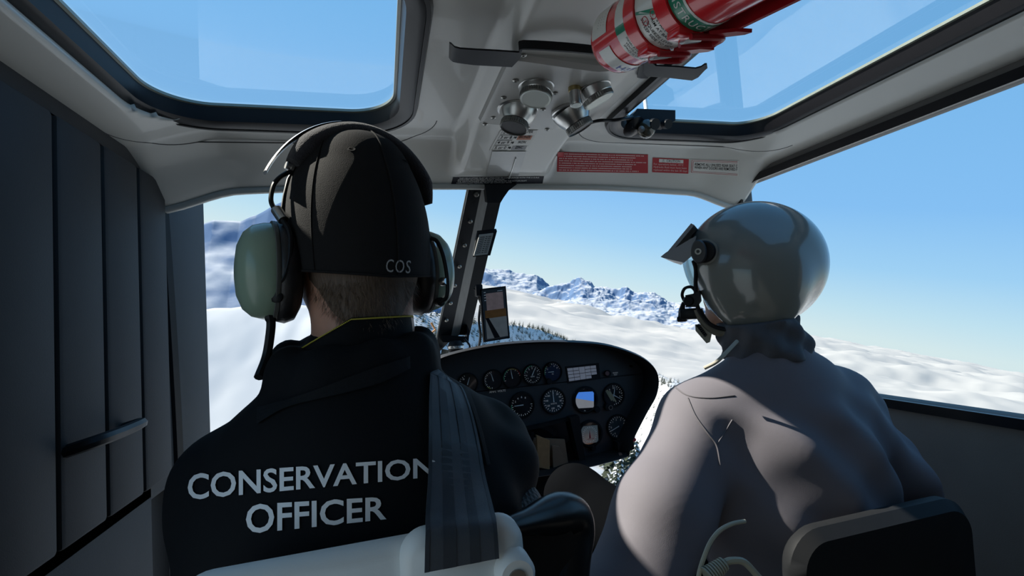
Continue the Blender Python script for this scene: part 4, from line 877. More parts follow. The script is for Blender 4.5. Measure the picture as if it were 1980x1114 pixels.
def conifer(seed, tiers, H=1.0, W=0.22, nb=9):
    rd = random.Random(seed); fo, sn = MB(), MB()
    for i in range(tiers):
        f = i / tiers; h = H * (0.10 + 0.88 * f); r = W * (1 - f) ** 0.85 + 0.015
        for b in range(nb):
            t = 2 * math.pi * (b + rd.random() * 0.7) / nb + i; L = r * (0.75 + 0.5 * rd.random()); ww = L * 0.34; d = np.array([math.cos(t), math.sin(t), 0]); s_ = np.array([-d[1], d[0], 0])
            top_ = np.array([0, 0, h + 0.06 * H * (1 - f) + 0.02]); tip = d * L + [0, 0, h - L * 0.35]; mid = d * L * 0.6 + [0, 0, h + 0.01]
            fo.add([top_, mid + s_ * ww, tip, mid - s_ * ww, mid - [0, 0, L * 0.28]], [(0, 1, 2), (0, 2, 3), (1, 4, 2), (3, 2, 4), (0, 4, 1), (0, 3, 4)])
            if rd.random() < 0.62:
                u = 0.012 * H; k = 0.55 + 0.4 * rd.random(); sn.add([top_ * 0.6 + mid * 0.4 + [0, 0, u], mid + s_ * ww * k + [0, 0, u], mid * 0.25 + tip * 0.75 + [0, 0, u * 1.6], mid - s_ * ww * k + [0, 0, u]], [(0, 1, 2), (0, 2, 3)])
    tr = MB(); tr.tube([(0, 0, -0.06 * H), (0, 0, H * 0.9)], [0.022 * H, 0.004 * H], 6)
    return fo.mesh('foliage'), sn.mesh('bough_snow', False), tr.mesh('trunk')
def dir_at(px, r, py=None):
    a = math.radians(out_az(px, py if py is not None else 660)[0]); return r * math.sin(a), r * math.cos(a)
kinds = [conifer(s, 11) for s in (1, 2, 3)]
big = [(1172, 150, 13), (1186, 128, 15), (1198, 112, 13), (1208, 150, 16), (1194, 100, 10), (1180, 175, 15), (1222, 130, 14), (1234, 105, 12), (1166, 190, 12)]
for i, (px, r, h) in enumerate(big):
    x, y = dir_at(px, r, 910); z = float(near_z(np.array([x]), np.array([y]))[0]); p = WMAT @ Vector((x, y, z))
    t = thing('snowy_conifer', 'snow-laden conifer seen through the gap below the instrument panel', 'tree', p, 'conifers below the instrument panel')
    t.rotation_euler = (WMAT.to_3x3() @ Matrix.Rotation(i * 1.3, 3, 'Z')).to_euler(); t.scale = (h, h, h)
    for nm, me, mm in zip(('foliage', 'bough_snow', 'trunk'), kinds[i % 3], (M_fol, M_fsn, M_trk)):
        c = bpy.data.objects.new(nm, me); COL.objects.link(c); c.parent = t
        if not me.materials: me.materials.append(mm)
# small trees along the slope: one mesh each, sharing data
small = []
for s in (4, 5, 6):
    fo, sn, tr = conifer(s, 6, 1.0, 0.2, 6); me = fo.copy(); me.name = 'small_conifer'; me.materials.clear(); me.materials.append(M_fol); small.append(me)
rt = random.Random(5); cnt = 0
def plant(px, frac, h):
    global cnt
    a = out_az(px, 640)[0]; d = float(np.interp(a, aa_, dd_)) * frac; x, y = d * math.sin(math.radians(a)), d * math.cos(math.radians(a)); z = float(near_z(np.array([x]), np.array([y]))[0])
    o = bpy.data.objects.new('small_conifer', small[cnt % 3]); COL.objects.link(o); cnt += 1
    tag(o, 'tiny dark conifer on the shaded snow slope beyond the windscreen', 'tree', 'tiny conifers on the snow slope')
    o.matrix_basis = Matrix.Translation(WMAT @ Vector((x, y, z - 0.3))) @ (WMAT.to_3x3() @ Matrix.Rotation(rt.random() * 6, 3, 'Z')).to_4x4() @ Matrix.Diagonal((h * 0.9, h * 0.9, h, 1))
for k in range(80): plant(985 + (1115 - 985) * rt.random() ** 0.7, 0.985 + 0.02 * rt.random(), 3.2 + 2.6 * rt.random())
for k in range(70): plant(1020 + 95 * rt.random(), 0.80 + 0.18 * rt.random(), 3 + 3 * rt.random())
for k in range(95): plant(790 + 230 * rt.random(), 0.66 + 0.32 * rt.random(), 3.5 + 4 * rt.random())
for k in range(50): plant(1255 + 65 * rt.random(), 0.92 + 0.085 * rt.random(), 3.0 + 3 * rt.random())
fm = MB(); small_f = [conifer(s, 4, 1.0, 0.2, 5)[0] for s in (7, 8)]
fv = [(np.array([v.co[:] for v in m_.vertices]), [tuple(p.vertices) for p in m_.polygons]) for m_ in small_f]
for k in range(1000):
    px = 780 + 345 * rt.random() if k % 5 else 1240 + 150 * rt.random(); a = math.radians(out_az(px, 640)[0]); d = float(np.interp(math.degrees(a), aa_, dd_)) * (0.6 + 0.41 * rt.random() ** 0.6); x, y = d * math.sin(a), d * math.cos(a); z = float(near_z(np.array([x]), np.array([y]))[0]); h = 2.2 + 3.4 * rt.random()
    V, Fc = fv[k % 2]; fm.add(V * h + [x, y, z - 0.3], Fc)
me = fm.mesh('forest', False); o = link('forest', me, M_fol, None); o.matrix_basis = WMAT; tag(o, 'dense scatter of tiny dark conifers covering the shaded slope', 'forest', None, 'stuff')
o = MB(); o.tube([at(824, 652, Y=2.3), at(842, 638, Y=2.32), at(836, 628, Y=2.33), at(834, 624, Y=2.33)], 0.006, 8)
tag(o.build('orange_probe', mat('orange_paint', (0.6, 0.26, 0.08), rough=0.5)), 'thin bent orange rod outside the glass beside the windscreen post', 'rod')
# ---------------------------------------------------------------- the man in the black cap (front left seat)
M_skin = mat('skin', (0.50, 0.27, 0.19), rough=0.5, var=0.12, vscale=60, bump=0.08, bscale=700, sss=0.15)
M_jack = mat('black_jacket_cloth', (0.0040, 0.0052, 0.0070), rough=0.8, var=0.25, vscale=14, bump=0.15, bscale=900, spec=0.18)
M_trou = mat('dark_trousers', (0.014, 0.015, 0.018), rough=0.85, spec=0.1, var=0.2, vscale=20, bump=0.15, bscale=700)
M_cap = mat('black_cap_twill', (0.0085, 0.0082, 0.0088), rough=0.85, var=0.2, vscale=30, bump=0.35, bscale=1100, spec=0.25)
MX = -0.03
def mir(p): return (2 * MX - p[0], p[1], p[2])
def fold(P, s, k, amp): return amp * np.sin(P[..., 0] * k[0] + P[..., 1] * k[1] + P[..., 2] * k[2] + s)
def man_torso(P):
    d = s_ell(P, (MX, 0.590, 0.85), (0.185, 0.122, 0.215))
    d = smin(d, s_cone(P, (MX, 0.61, 0.84), (MX, 0.60, 0.45), 0.135, 0.15, (0.85, 1.1, 1)), 0.06)
    d = smin(d, s_cone(P, (MX, 0.595, 0.975), (MX - 0.005, 0.625, 1.055), 0.095, 0.066), 0.04)
    for f in (lambda p: p, mir):
        d = smin(d, s_cone(P, f((-0.01, 0.605, 0.975)), f((0.112, 0.64, 0.915)), 0.074, 0.072), 0.03)
    return d
ARM_R = [(0.108, 0.645, 0.905), (0.128, 0.735, 0.755), (0.14, 0.82, 0.655), (0.10, 1.0, 0.60)]
ARM_L = [mir(p) for p in ARM_R]
def man_arms(P):
    d = None
    for A in (ARM_R, ARM_L):
        e = s_chain(P, A, [0.070, 0.064, 0.058, 0.044], 0.025); d = e if d is None else np.minimum(d, e)
    return d
def man_jacket(P):
    d = smin(man_torso(P), man_arms(P), 0.035)
    x, y, z = P[..., 0] - MX + 0.004, (P[..., 1] - 0.612) / 0.9, P[..., 2] - 1.052 + 0.12 * (0.612 - P[..., 1])
    roll = np.hypot(np.hypot(x, y) - 0.078, z * 0.72) - 0.0255 - 0.002 * np.sin(9 * np.arctan2(y, x)); d = smin(d, roll, 0.012)
    d = d + 0.0035 * np.sin(38 * P[..., 2] + 9 * P[..., 0]) * sstep(0.98, 0.80, P[..., 2]) + 0.004 * np.sin(60 * P[..., 1] + 42 * P[..., 2]) * sstep(0.11, 0.15, P[..., 0])
    d = d + 0.0022 * np.sin(24 * P[..., 0] - 55 * P[..., 2] + 1.0) * sstep(0.86, 0.95, P[..., 2])
    return np.maximum(d, 0.40 - P[..., 2])
def hand(P, wrist, d, up, side, k=0.012):
    """palm and five bent fingers; d pointing along the fingers, up the back of the hand, side towards the thumb"""
    w = np.array(wrist); d, up, side = nrm(d), nrm(up), nrm(side)
    e = s_cone(P, w, w + d * 0.075, 0.026, 0.034, None); e = smax(e, np.abs((P - np.array(w, np.float32)) @ np.array(up, np.float32)) - 0.016, 0.01)
    for i, (o_, L) in enumerate(((0.026, 0.068), (0.009, 0.078), (-0.009, 0.072), (-0.026, 0.056))):
        b = w + d * 0.075 + side * o_; m1 = b + d * L * 0.5 - up * 0.006; m2 = m1 + d * L * 0.28 - up * 0.018; m3 = m2 + d * L * 0.16 - up * 0.020
        e = smin(e, s_chain(P, [b, m1, m2, m3], [0.0098, 0.009, 0.0082, 0.0072], 0.004), 0.006)
    b = w + d * 0.02 + side * 0.022; m1 = b + d * 0.03 + side * 0.022 - up * 0.006; m2 = m1 + d * 0.03 + side * 0.004 - up * 0.008
    return smin(e, s_chain(P, [b, m1, m2], [0.014, 0.0105, 0.0085], 0.005), 0.008)
def man_head(P):
    q_ = P - np.array([MX + 0.002, 0.652, 0], np.float32); ca_, sa_ = math.cos(math.radians(20)), math.sin(math.radians(20))
    P = np.stack([q_[..., 0] * ca_ + q_[..., 1] * sa_ + MX + 0.002, -q_[..., 0] * sa_ + q_[..., 1] * ca_ + 0.652, q_[..., 2]], -1)
    c = np.array([MX + 0.002, 0.655, 1.225])
    d = s_ell(P, c, (0.077, 0.098, 0.112)); d = smin(d, s_ell(P, c + [0, 0.04, -0.075], (0.056, 0.062, 0.062)), 0.04)
    d = smin(d, s_ell(P, c + [0, 0.088, -0.105], (0.028, 0.022, 0.02)), 0.02)                      # chin
    d = smin(d, s_cone(P, c + [0, 0.094, 0.0], c + [0, 0.118, -0.035], 0.010, 0.014), 0.012)     # nose
    for s in (-1, 1):
        d = smin(d, s_ell(P, c + [s * 0.028, 0.088, 0.018], (0.022, 0.012, 0.008)), 0.012)       # brow
        d = smax(d, -s_ell(P, c + [s * 0.030, 0.102, 0.0], (0.014, 0.012, 0.009)), 0.008)         # eye socket
        d = smin(d, s_ell(P, c + [s * 0.08, 0.0, -0.02], (0.010, 0.02, 0.032)), 0.006)            # ear
    d = smin(d, s_ell(P, c + [0, 0.100, -0.062], (0.024, 0.010, 0.009)), 0.008)                    # lips
    return smin(d, s_cone(P, (MX - 0.002, 0.632, 1.16), (MX - 0.005, 0.615, 1.02), 0.060, 0.063), 0.03)
def legs(P, hips, knees, ankles, r):
    d = None
    for h, k, a in zip(hips, knees, ankles):
        e = smin(s_cone(P, h, k, r[0], r[1]), s_cone(P, k, a, r[1], r[2]), 0.03); d = e if d is None else np.minimum(d, e)
    return d
MH = [(MX + 0.085, 0.62, 0.47), (MX - 0.085, 0.62, 0.47)]; MK = [(MX + 0.12, 1.06, 0.52), (MX - 0.12, 1.06, 0.52)]; MA = [(MX + 0.11, 1.16, 0.12), (MX - 0.11, 1.16, 0.12)]
def man_legs(P): return smin(legs(P, MH, MK, MA, (0.088, 0.066, 0.048)), s_ell(P, (MX, 0.60, 0.46), (0.165, 0.125, 0.10)), 0.04)
def man_body(P):
    d = smin(smin(man_torso(P), man_arms(P), 0.035) + 0.016, man_head(P), 0.02); d = np.minimum(d, man_legs(P) + 0.014)
    for A, s in ((ARM_R, 1), (ARM_L, -1)):
        w = np.array(A[3]); f = nrm(w - np.array(A[2])); d = smin(d, hand(P, w + f * 0.01, f, (0, 0, 1), (-s, 0, 0)), 0.008)
    for a in MA: d = smin(d, s_cone(P, (a[0], a[1], 0.10), (a[0], a[1] + 0.16, 0.075), 0.04, 0.032), 0.02)
    return d
man = thing('person', 'man in black jacket, cap and headset seated with his back turned', 'person', (MX, 0.6, 0.45))
body = link('body', sdf_mesh('body', man_body, (-0.36, 0.42, 0.03), (0.30, 1.38, 1.38), 0.0085), M_skin, man)
jm = sdf_mesh('jacket', man_jacket, (-0.34, 0.42, 0.37), (0.28, 1.06, 1.13), 0.006); jacket = link('jacket', jm, M_jack, man)
tr_ = link('trousers', sdf_mesh('trousers', man_legs, (-0.32, 0.42, 0.10), (0.26, 1.26, 0.62), 0.010), M_trou, man)
def bvh(o): return BVHTree.FromPolygons([v.co for v in o.data.vertices], [tuple(p.vertices) for p in o.data.polygons])
JB = bvh(jacket)
def hit(B, px, py, lift):
    r = nrm(ray(px, py)); h = B.ray_cast(Vector(EYE), Vector(r))
    if h[0] is None: return None
    n_ = np.array(h[1]); n_ = n_ if n_.dot(r) < 0 else -n_
    return np.array(h[0]) + n_ * lift
def text_bvh(B, name, tx, Q, m, parent, lift=0.0016, u0=0.0, u1=1.0, cut=3, **k):
    V, Fc = text_verts(tx, 1.0, **k); mn, mx_ = V.min(0), V.max(0)
    bm = bmesh.new(); vs = [bm.verts.new(p) for p in V]
    for f in Fc:
        try: bm.faces.new([vs[i] for i in f])
        except ValueError: pass
    bmesh.ops.triangulate(bm, faces=bm.faces[:])
    for _ in range(cut): bmesh.ops.subdivide_edges(bm, edges=[e for e in bm.edges if e.calc_length() > 0.16], cuts=1, use_grid_fill=False); bmesh.ops.triangulate(bm, faces=bm.faces[:])
    dead = []
    for v in bm.verts:
        u = u0 + (u1 - u0) * (v.co.x - mn[0]) / (mx_[0] - mn[0]); w = 1 - (v.co.y - mn[1]) / (mx_[1] - mn[1]); p = hit(B, *bil(Q, u, w), lift)
        if p is None: dead.append(v)
        else: v.co = p
    bmesh.ops.delete(bm, geom=dead, context='VERTS'); me = bpy.data.meshes.new(name); bm.to_mesh(me); bm.free()
    return link(name, me, m, parent)
M_refl = mat('silver_lettering', (0.85, 0.86, 0.86), rough=0.35, var=0.04, vscale=300)
QA = ((366, 917), (840, 884), (840, 922), (366, 968))
text_bvh(JB, 'back_lettering', 'CONSERVATION', QA, M_refl, jacket, bold=0.018)
QB = ((478, 976), (747, 959), (747, 1004), (478, 1033))
text_bvh(JB, 'back_lettering', 'OFFICER', QB, M_refl, jacket, bold=0.018)
def ribbon_bvh(B, name, up, lo, m, parent, lift=0.002, n=8, th=0.0015, nv=4):
    U = spline([np.array([*p, 0.0]) for p in up], n); L = spline([np.array([*p, 0.0]) for p in lo], n); rows = []
    for k in range(nv + 1):
        r = []
        for a, b in zip(U, L):
            q = a + (b - a) * k / nv; h = hit(B, q[0], q[1], lift); r.append(h)
        rows.append(r)
    o = MB()
    for k in range(nv):
        A, Bq = [], []
        for a, b in zip(rows[k], rows[k + 1]):
            if a is None or b is None: continue
            A.append(a); Bq.append(b)
        if len(A) > 1: 
            vv = [nrm(EYE - a) * th for a in A]; o.strip(A, Bq, vv)
    return o.build(name, m, parent, 60)
zz = lambda x, y: (490 + x * 0.4255, 640 + y * 0.4255)
M_band = mat('black_webbing', (0.0065, 0.008, 0.010), rough=0.7, spec=0.2, var=0.2, vscale=200, bump=0.4, bscale=1500)
ribbon_bvh(JB, 'yoke_band', [zz(*p) for p in ((706, 118), (560, 165), (400, 225), (200, 300), (22, 352))], [zz(*p) for p in ((708, 172), (580, 235), (440, 278), (170, 345), (22, 425))], M_band, jacket, 0.0022)
ribbon_bvh(JB, 'sleeve_seam', [(894, 757), (912, 800), (926, 850), (938, 900)], [(903, 755), (919, 800), (933, 850), (945, 900)], M_band, jacket, 0.003)
# inner collar with its yellow-edged band
o = MB(); V = []; n = 48; prof = [(0.072, 0.0), (0.0695, 0.055), (0.0685, 0.066), (0.0655, 0.067), (0.0645, 0.055), (0.066, 0.0)]
def collar_pt(r, h, t): 
    s = 0.020 * max(0.0, -math.cos(t)) ; x = MX - 0.004 + r * math.cos(t); y = 0.617 + r * 1.0 * math.sin(t)
    return np.array([x, y, 1.042 + h * (1 - 0.55 * max(0, -math.cos(t))) - 0.10 * max(0, y - 0.60)])
loop_mesh(o, [[collar_pt(r, h, 2 * math.pi * j / n) for j in range(n)] for r, h in prof]); o.build('collar', M_jack, jacket, 60)
o = MB()
for j in range(260):
    t0, t1 = 2 * math.pi * j / 260, 2 * math.pi * (j + 0.8) / 260; o.tube([collar_pt(0.0700, 0.0655, t0), collar_pt(0.0700, 0.0645, t1)], 0.0008, 5)
tag(o.build('yellow_stitching', mat('yellow_thread', (0.48, 0.42, 0.05), rough=0.6), jacket), kind='stuff')
for k, e in enumerate((-1, 1)):
    o = MB(); o.lathe([(0, -0.011), (0.008, -0.008), (0.011, 0), (0.008, 0.008), (0, 0.011)], 14, np.array([MX + 0.002, 0.652, 1.225]) + np.array([e * 0.030 * math.cos(math.radians(20)) - 0.092 * math.sin(math.radians(20)), e * 0.030 * math.sin(math.radians(20)) + 0.092 * math.cos(math.radians(20)), 0]), frame((0, 1, 0))); o.build('eye', mat('eye_white', (0.7, 0.7, 0.68), rough=0.2), man, 60)
# short hair: a close shell and fine strands under the cap
def hair_sdf(P):
    q_ = P - np.array([MX + 0.002, 0.652, 0], np.float32); ca_, sa_ = math.cos(math.radians(20)), math.sin(math.radians(20)); N_ = P
    Q_ = np.stack([q_[..., 0] * ca_ + q_[..., 1] * sa_ + MX + 0.002, -q_[..., 0] * sa_ + q_[..., 1] * ca_ + 0.652, q_[..., 2]], -1)
    c = np.array([MX + 0.004, 0.650, 1.222]); d = s_ell(Q_, c, (0.0785, 0.0985, 0.113)); d = smin(d, s_cone(P, (MX + 0.008, 0.622, 1.15), (MX + 0.010, 0.596, 1.085), 0.058, 0.044), 0.03)
    d = np.maximum(d, np.maximum(P[..., 1] - 0.70, P[..., 2] - 1.172)); d = smax(d, 1.092 - P[..., 2] + 0.42 * np.maximum(0, -(P[..., 0] - MX - 0.008)) + 0.10 * np.maximum(0, P[..., 0] - MX - 0.03) + (P[..., 1] - 0.56) * 0.32, 0.012); return d
M_hair = mat('short_brown_hair', (0.10, 0.066, 0.045), rough=0.65, var=0.4, vscale=260, bump=0.7, bscale=420, stretch=(1, 1, 0.18))
hair = link('hair', sdf_mesh('hair', hair_sdf, (-0.14, 0.53, 1.05), (0.08, 0.72, 1.36), 0.0042), M_hair, man)
o = MB(); hv = hair.data.vertices; cand = [v for v in hv if v.co.z < 1.152 and v.co.y < 0.68]
for v in (cand[rng.integers(len(cand))] for _ in range(5200)):
    p = np.array(v.co) + rng.normal(0, 0.0015, 3); n_ = np.array(v.normal); L = 0.007 + 0.006 * rng.random(); d_ = nrm(n_ * 0.35 + np.array([0, 0, -1]) + rng.normal(0, 0.22, 3)); s_ = nrm(np.cross(d_, n_)) * 0.00035
    o.add([p - s_, p + s_, p + d_ * L + n_ * 0.0012], [(0, 1, 2)])
tag(o.build('hair_strands', mat('brown_hair_strand', (0.15, 0.10, 0.065), rough=0.5, var=0.5, vscale=900), hair, None, fix=False), kind='stuff')
# fitted cap
HC = np.array([MX + 0.002, 0.652, 0.0]); ZT = 1.347; YAW = math.radians(20)
def hrot(p):
    """turn about the head's own axis: he looks a little to the left"""
    d = np.array(p) - HC; return HC + np.array([d[0] * math.cos(YAW) - d[1] * math.sin(YAW), d[0] * math.sin(YAW) + d[1] * math.cos(YAW), d[2]])
def cap_pt(t, th, off=0.0):
    """t 0 rim .. 1 crown; th 0 = right, 90 = front"""
    a = math.radians(th); rim = 1.153 + 0.022 * (0.5 + 0.5 * math.sin(a)) + 0.008 * max(0, -math.cos(a))
    ph = t * math.pi / 2; rr_ = math.cos(ph) ** 0.50 * (0.965 + 0.05 * math.sin(min(1, t * 1.9) * math.pi)) ; z = rim + (ZT - rim) * math.sin(ph) ** 0.98
    return hrot((HC[0] + (0.0915 * rr_ + off) * math.cos(a), HC[1] + (0.109 * rr_ + off) * math.sin(a), z + off * t))
o = MB(); nt_, nth = 28, 72; V = [cap_pt(i / nt_, 360 * j / nth) for i in range(nt_) for j in range(nth)] + [np.array([HC[0], HC[1], ZT])]
Fc = [(i * nth + j, i * nth + (j + 1) % nth, (i + 1) * nth + (j + 1) % nth, (i + 1) * nth + j) for i in range(nt_ - 1) for j in range(nth)] + [((nt_ - 1) * nth + j, (nt_ - 1) * nth + (j + 1) % nth, nt_ * nth) for j in range(nth)]
cap = MB().add(V, Fc).build('cap', M_cap, man, 180)
for th in (-82, -22, 38, 98, 158, 218):
    o = MB(); o.tube([cap_pt(t, th, 0.0004) for t in np.linspace(0, 0.98, 24)], 0.0010, 6); o.build('panel_seam', M_cap, cap)
o = MB(); o.tube([cap_pt(0.0, 5 * k, 0.0004) for k in range(73)], 0.0016, 6, caps=False); o.build('rim_edge', M_cap, cap)
for th in (-52, -112, 200):
    p = cap_pt(0.56, th, 0.0003); o = MB(); o.lathe([(0.0028, 0), (0.0046, 0), (0.0046, 0.0008), (0.0028, 0.0008)], 16, p, frame(p - HC - [0, 0, 1.22]), ring=True); o.build('eyelet', M_cap, cap)
V = []; Fc = []
for i in range(8):
    for j in range(21):
        th = 35 + 110 * j / 20; e = cap_pt(0.02, th); f = i / 7; w_ = math.sin(math.radians((th - 35) / 110 * 180)) ; V.append(e + np.array([-math.sin(YAW) * 0.072 * f * w_, math.cos(YAW) * 0.072 * f * w_, -0.012 * f * f - 0.01 * f + 0.012 * f * w_]))
for i in range(7): Fc += [(i * 21 + j, i * 21 + j + 1, (i + 1) * 21 + j + 1, (i + 1) * 21 + j) for j in range(20)]
br = MB().add(V, Fc).build('brim', M_cap, cap, 180); sm_ = br.modifiers.new('thick', 'SOLIDIFY'); sm_.thickness = 0.003
text_bvh(bvh(cap), 'embroidery', 'COS', ((746, 501), (793, 504), (793, 529), (746, 526)), mat('grey_thread', (0.42, 0.42, 0.42), rough=0.6, bump=0.5, bscale=1500), cap, 0.0012, cut=1, shear=0.12, spacing=1.12)

# ---------------------------------------------------------------- his headset
hs = thing('headset', 'green aviation headset worn over the black cap', 'headset', (MX, 0.65, 1.17))
M_hgrn = mat('pale_green_shell', (0.26, 0.36, 0.275), rough=0.32, var=0.05, vscale=30, coat=0.3)
M_pad = mat('black_leatherette', (0.012, 0.012, 0.014), rough=0.42, var=0.2, vscale=60, bump=0.15, bscale=400)
M_fuzz = mat('black_fleece_pad', (0.014, 0.013, 0.018), rough=0.9, var=0.3, vscale=120, bump=0.8, bscale=600, sheen=0.2)
BC = np.array([MX + 0.002, 0.648, 1.222])
def band_pt(th, r0=0.101, rz=0.1215, dy=0.0):
    a = math.radians(th); return hrot(BC + np.array([r0 * math.cos(a), dy - 0.012 * math.sin(a), rz * math.sin(a)]))
MB().tube([band_pt(th) for th in np.linspace(20, 140, 40)], [0.009 + 0.0075 * min(1, math.sin(math.radians((t - 20) / 120 * 180)) * 3) for t in np.linspace(20, 140, 40)], 16, flat=2.1, up=(-math.sin(YAW), math.cos(YAW), 0)).build('headband_pad', M_fuzz, hs, 60)
MB().tube([band_pt(th, 0.122, 0.1385) for th in np.linspace(100, 152, 20)], 0.0020, 8, flat=6.0, up=(-math.sin(YAW), math.cos(YAW), 0)).build('headband_spring', M_steel, hs, 60)
def cup(cx, s):
    c = hrot((cx, 0.648, 1.170)); axd = nrm((s * math.cos(YAW), s * math.sin(YAW), 0.03)); R = frame(axd, (0, 0, 1)); Rs = R @ np.diag([0.80, 1.06, 1.0])
    o = MB(); o.lathe([(0.052, 0.010), (0.054, 0.014), (0.0535, 0.022), (0.050, 0.034), (0.042, 0.043), (0.028, 0.049), (0.012, 0.051), (0.0, 0.051)], 40, c, Rs); e = o.build('ear_cup', M_hgrn, hs, 60)
    o = MB(); o.lathe([(0.030, -0.014), (0.044, -0.016), (0.055, -0.010), (0.0585, 0.0), (0.056, 0.009), (0.050, 0.012), (0.03, 0.010)], 40, c, Rs, ring=True); o.build('ear_cushion', M_pad, e, 60)
    o = MB(); o.lathe([(0.0545, 0.009), (0.0565, 0.010), (0.0565, 0.014), (0.0545, 0.0145)], 40, c, Rs, ring=True); o.build('seal_plate', mat('grey_seal', (0.10, 0.105, 0.10), rough=0.5), e, 60)
    return e, c, R
eL, cL, RL = cup(-0.119, -1); eR, cR, RR = cup(0.050, 1)
def hp(x, y, Y=0.60): return at(x, y, Y=Y)
# left yoke: steel slide, bolt, black wire stirrup
MB().strip([hp(572, 318, .625), hp(556, 345, .62), hp(548, 378, .615), hp(543, 412, .61)], [hp(586, 322, .63), hp(568, 348, .625), hp(557, 380, .62), hp(553, 414, .615)], (-0.0015, 0.002, 0)).build('slide_strap', M_steel, hs)
o = MB(); o.lathe([(0.008, 0), (0.008, 0.003), (0.0055, 0.003), (0.0055, 0.008), (0, 0.008)], 12, hp(566, 324, .62), frame((-0.8, -0.5, 0.3))); o.build('slide_bolt', M_steel, hs)
MB().tube(spline([hp(574, 330, .62), hp(552, 336, .612), hp(531, 355, .605), hp(524, 388, .60), hp(536, 412, .595)], 6), 0.0028, 8).build('stirrup_wire', M_blk, hs)
MB().tube([hp(534, 405, .597), hp(548, 426, .59)], 0.0062, 10).build('stirrup_clamp', M_steel, hs)
MB().tube(spline([hp(546, 424, .59), hp(560, 450, .583), hp(561, 490, .577), hp(552, 530, .575), hp(540, 552, .577), hp(535, 572, .58)], 6), 0.0031, 8).build('stirrup_wire', M_blk, hs)
o = MB(); o.lathe([(0.0075, -0.004), (0.0075, 0.004), (0.005, 0.006), (0, 0.006)], 14, hp(537, 573, .583), frame((-0.3, -1, 0))); o.build('stirrup_pivot', M_blk, hs)
MB().prism([hp(532, 506, .585), hp(548, 505, .585), hp(552, 520, .585), hp(540, 532, .585), hp(535, 518, .585)], (0, 0.006, 0)).build('volume_knob', M_steel, hs)
MB().tube(spline([hp(520, 600, .60), hp(524, 622, .60), hp(522, 650, .60), hp(515, 690, .60), hp(500, 730, .58)], 6), [0.0062] * 6 + [0.005] * 19, 8).build('cable', M_blk, hs)
# right stirrup
MB().tube(spline([hp(832, 460, .63), hp(846, 468, .63), hp(858, 498, .63), hp(865, 540, .63), hp(864, 574, .63), hp(851, 584, .63)], 6), 0.0028, 8).build('stirrup_wire', M_blk, hs)
MB().strip([hp(836, 466, .645), hp(852, 490, .645), hp(856, 522, .645)], [hp(840, 462, .65), hp(857, 488, .65), hp(861, 520, .65)], (0.001, 0.002, 0)).build('slide_strap', M_steel, hs)
o = MB(); o.lathe([(0.006, 0), (0.006, 0.006), (0.004, 0.009), (0, 0.009)], 14, hp(854, 545, .635), frame((0.6, -0.8, 0))); o.build('volume_knob', M_steel, hs)
o = MB(); o.lathe([(0.006, -0.003), (0.006, 0.005), (0, 0.006)], 14, hp(849, 584, .635), frame((0.4, -1, 0))); o.build('stirrup_pivot', M_blk, hs)
# ---------------------------------------------------------------- the pilot (front right seat), head turned left
M_pj = mat('grey_pilot_jacket', (0.165, 0.154, 0.174), rough=0.7, spec=0.2, var=0.06, vscale=20, bump=0.12, bscale=1000)
PX = 0.765
P_ARM = [(0.600, 0.835, 0.845), (0.455, 0.765, 0.735), (0.335, 0.70, 0.625), (0.40, 0.90, 0.42)]
P_ARR = [(0.935, 0.835, 0.845), (1.02, 0.80, 0.70), (1.06, 0.80, 0.59), (0.88, 1.02, 0.56)]
def pil_torso(P):
    d = s_ell(P, (PX, 0.80, 0.72), (0.205, 0.135, 0.26)); d = smin(d, s_cone(P, (PX, 0.80, 0.75), (PX, 0.78, 0.45), 0.14, 0.155, (0.85, 1.1, 1)), 0.06)
    for e in (-1, 1): d = smin(d, s_cone(P, (PX + e * 0.03, 0.81, 0.945), (PX + e * 0.165, 0.835, 0.858), 0.060, 0.080), 0.04)
    return smin(d, s_cone(P, (PX, 0.805, 0.92), (PX, 0.83, 1.0), 0.08, 0.068), 0.03)
def pil_arms(P): return np.minimum(s_chain(P, P_ARM, [0.086, 0.082, 0.075, 0.05], 0.03), s_chain(P, P_ARR, [0.084, 0.078, 0.07, 0.05], 0.03))
def pil_jacket(P):
    d = smin(pil_torso(P), pil_arms(P), 0.035)
    f = 0.0085 * np.sin(46 * P[..., 0] + 30 * P[..., 2] + 16 * P[..., 1]) * sstep(0.54, 0.62, P[..., 0]) * sstep(0.93, 0.86, P[..., 2])
    f = f + 0.005 * np.sin(40 * P[..., 2] + 70 * P[..., 0]) * sstep(0.70, 0.62, P[..., 2]) + 0.002 * np.sin(33 * P[..., 0] - 60 * P[..., 2] + 20 * P[..., 1])
    return np.maximum(d + f, 0.40 - P[..., 2])
PHC = np.array(at(1455, 512, Y=0.87))                          # helmet centre
_vw = nrm([PHC[0], PHC[1], 0]); HSD = -_vw                       # side of the head turned to the back seats
HFW = np.array([-_vw[1], _vw[0], 0.0])                           # the way the pilot looks: ahead and to the left
HM = np.array([-HFW, -HSD, [0, 0, 1.0]]).T                       # head axes: x backwards, y away from the rear seats, z up
def hloc(P): return ((P - np.array(PHC, np.float32)) @ np.array(HM, np.float32))
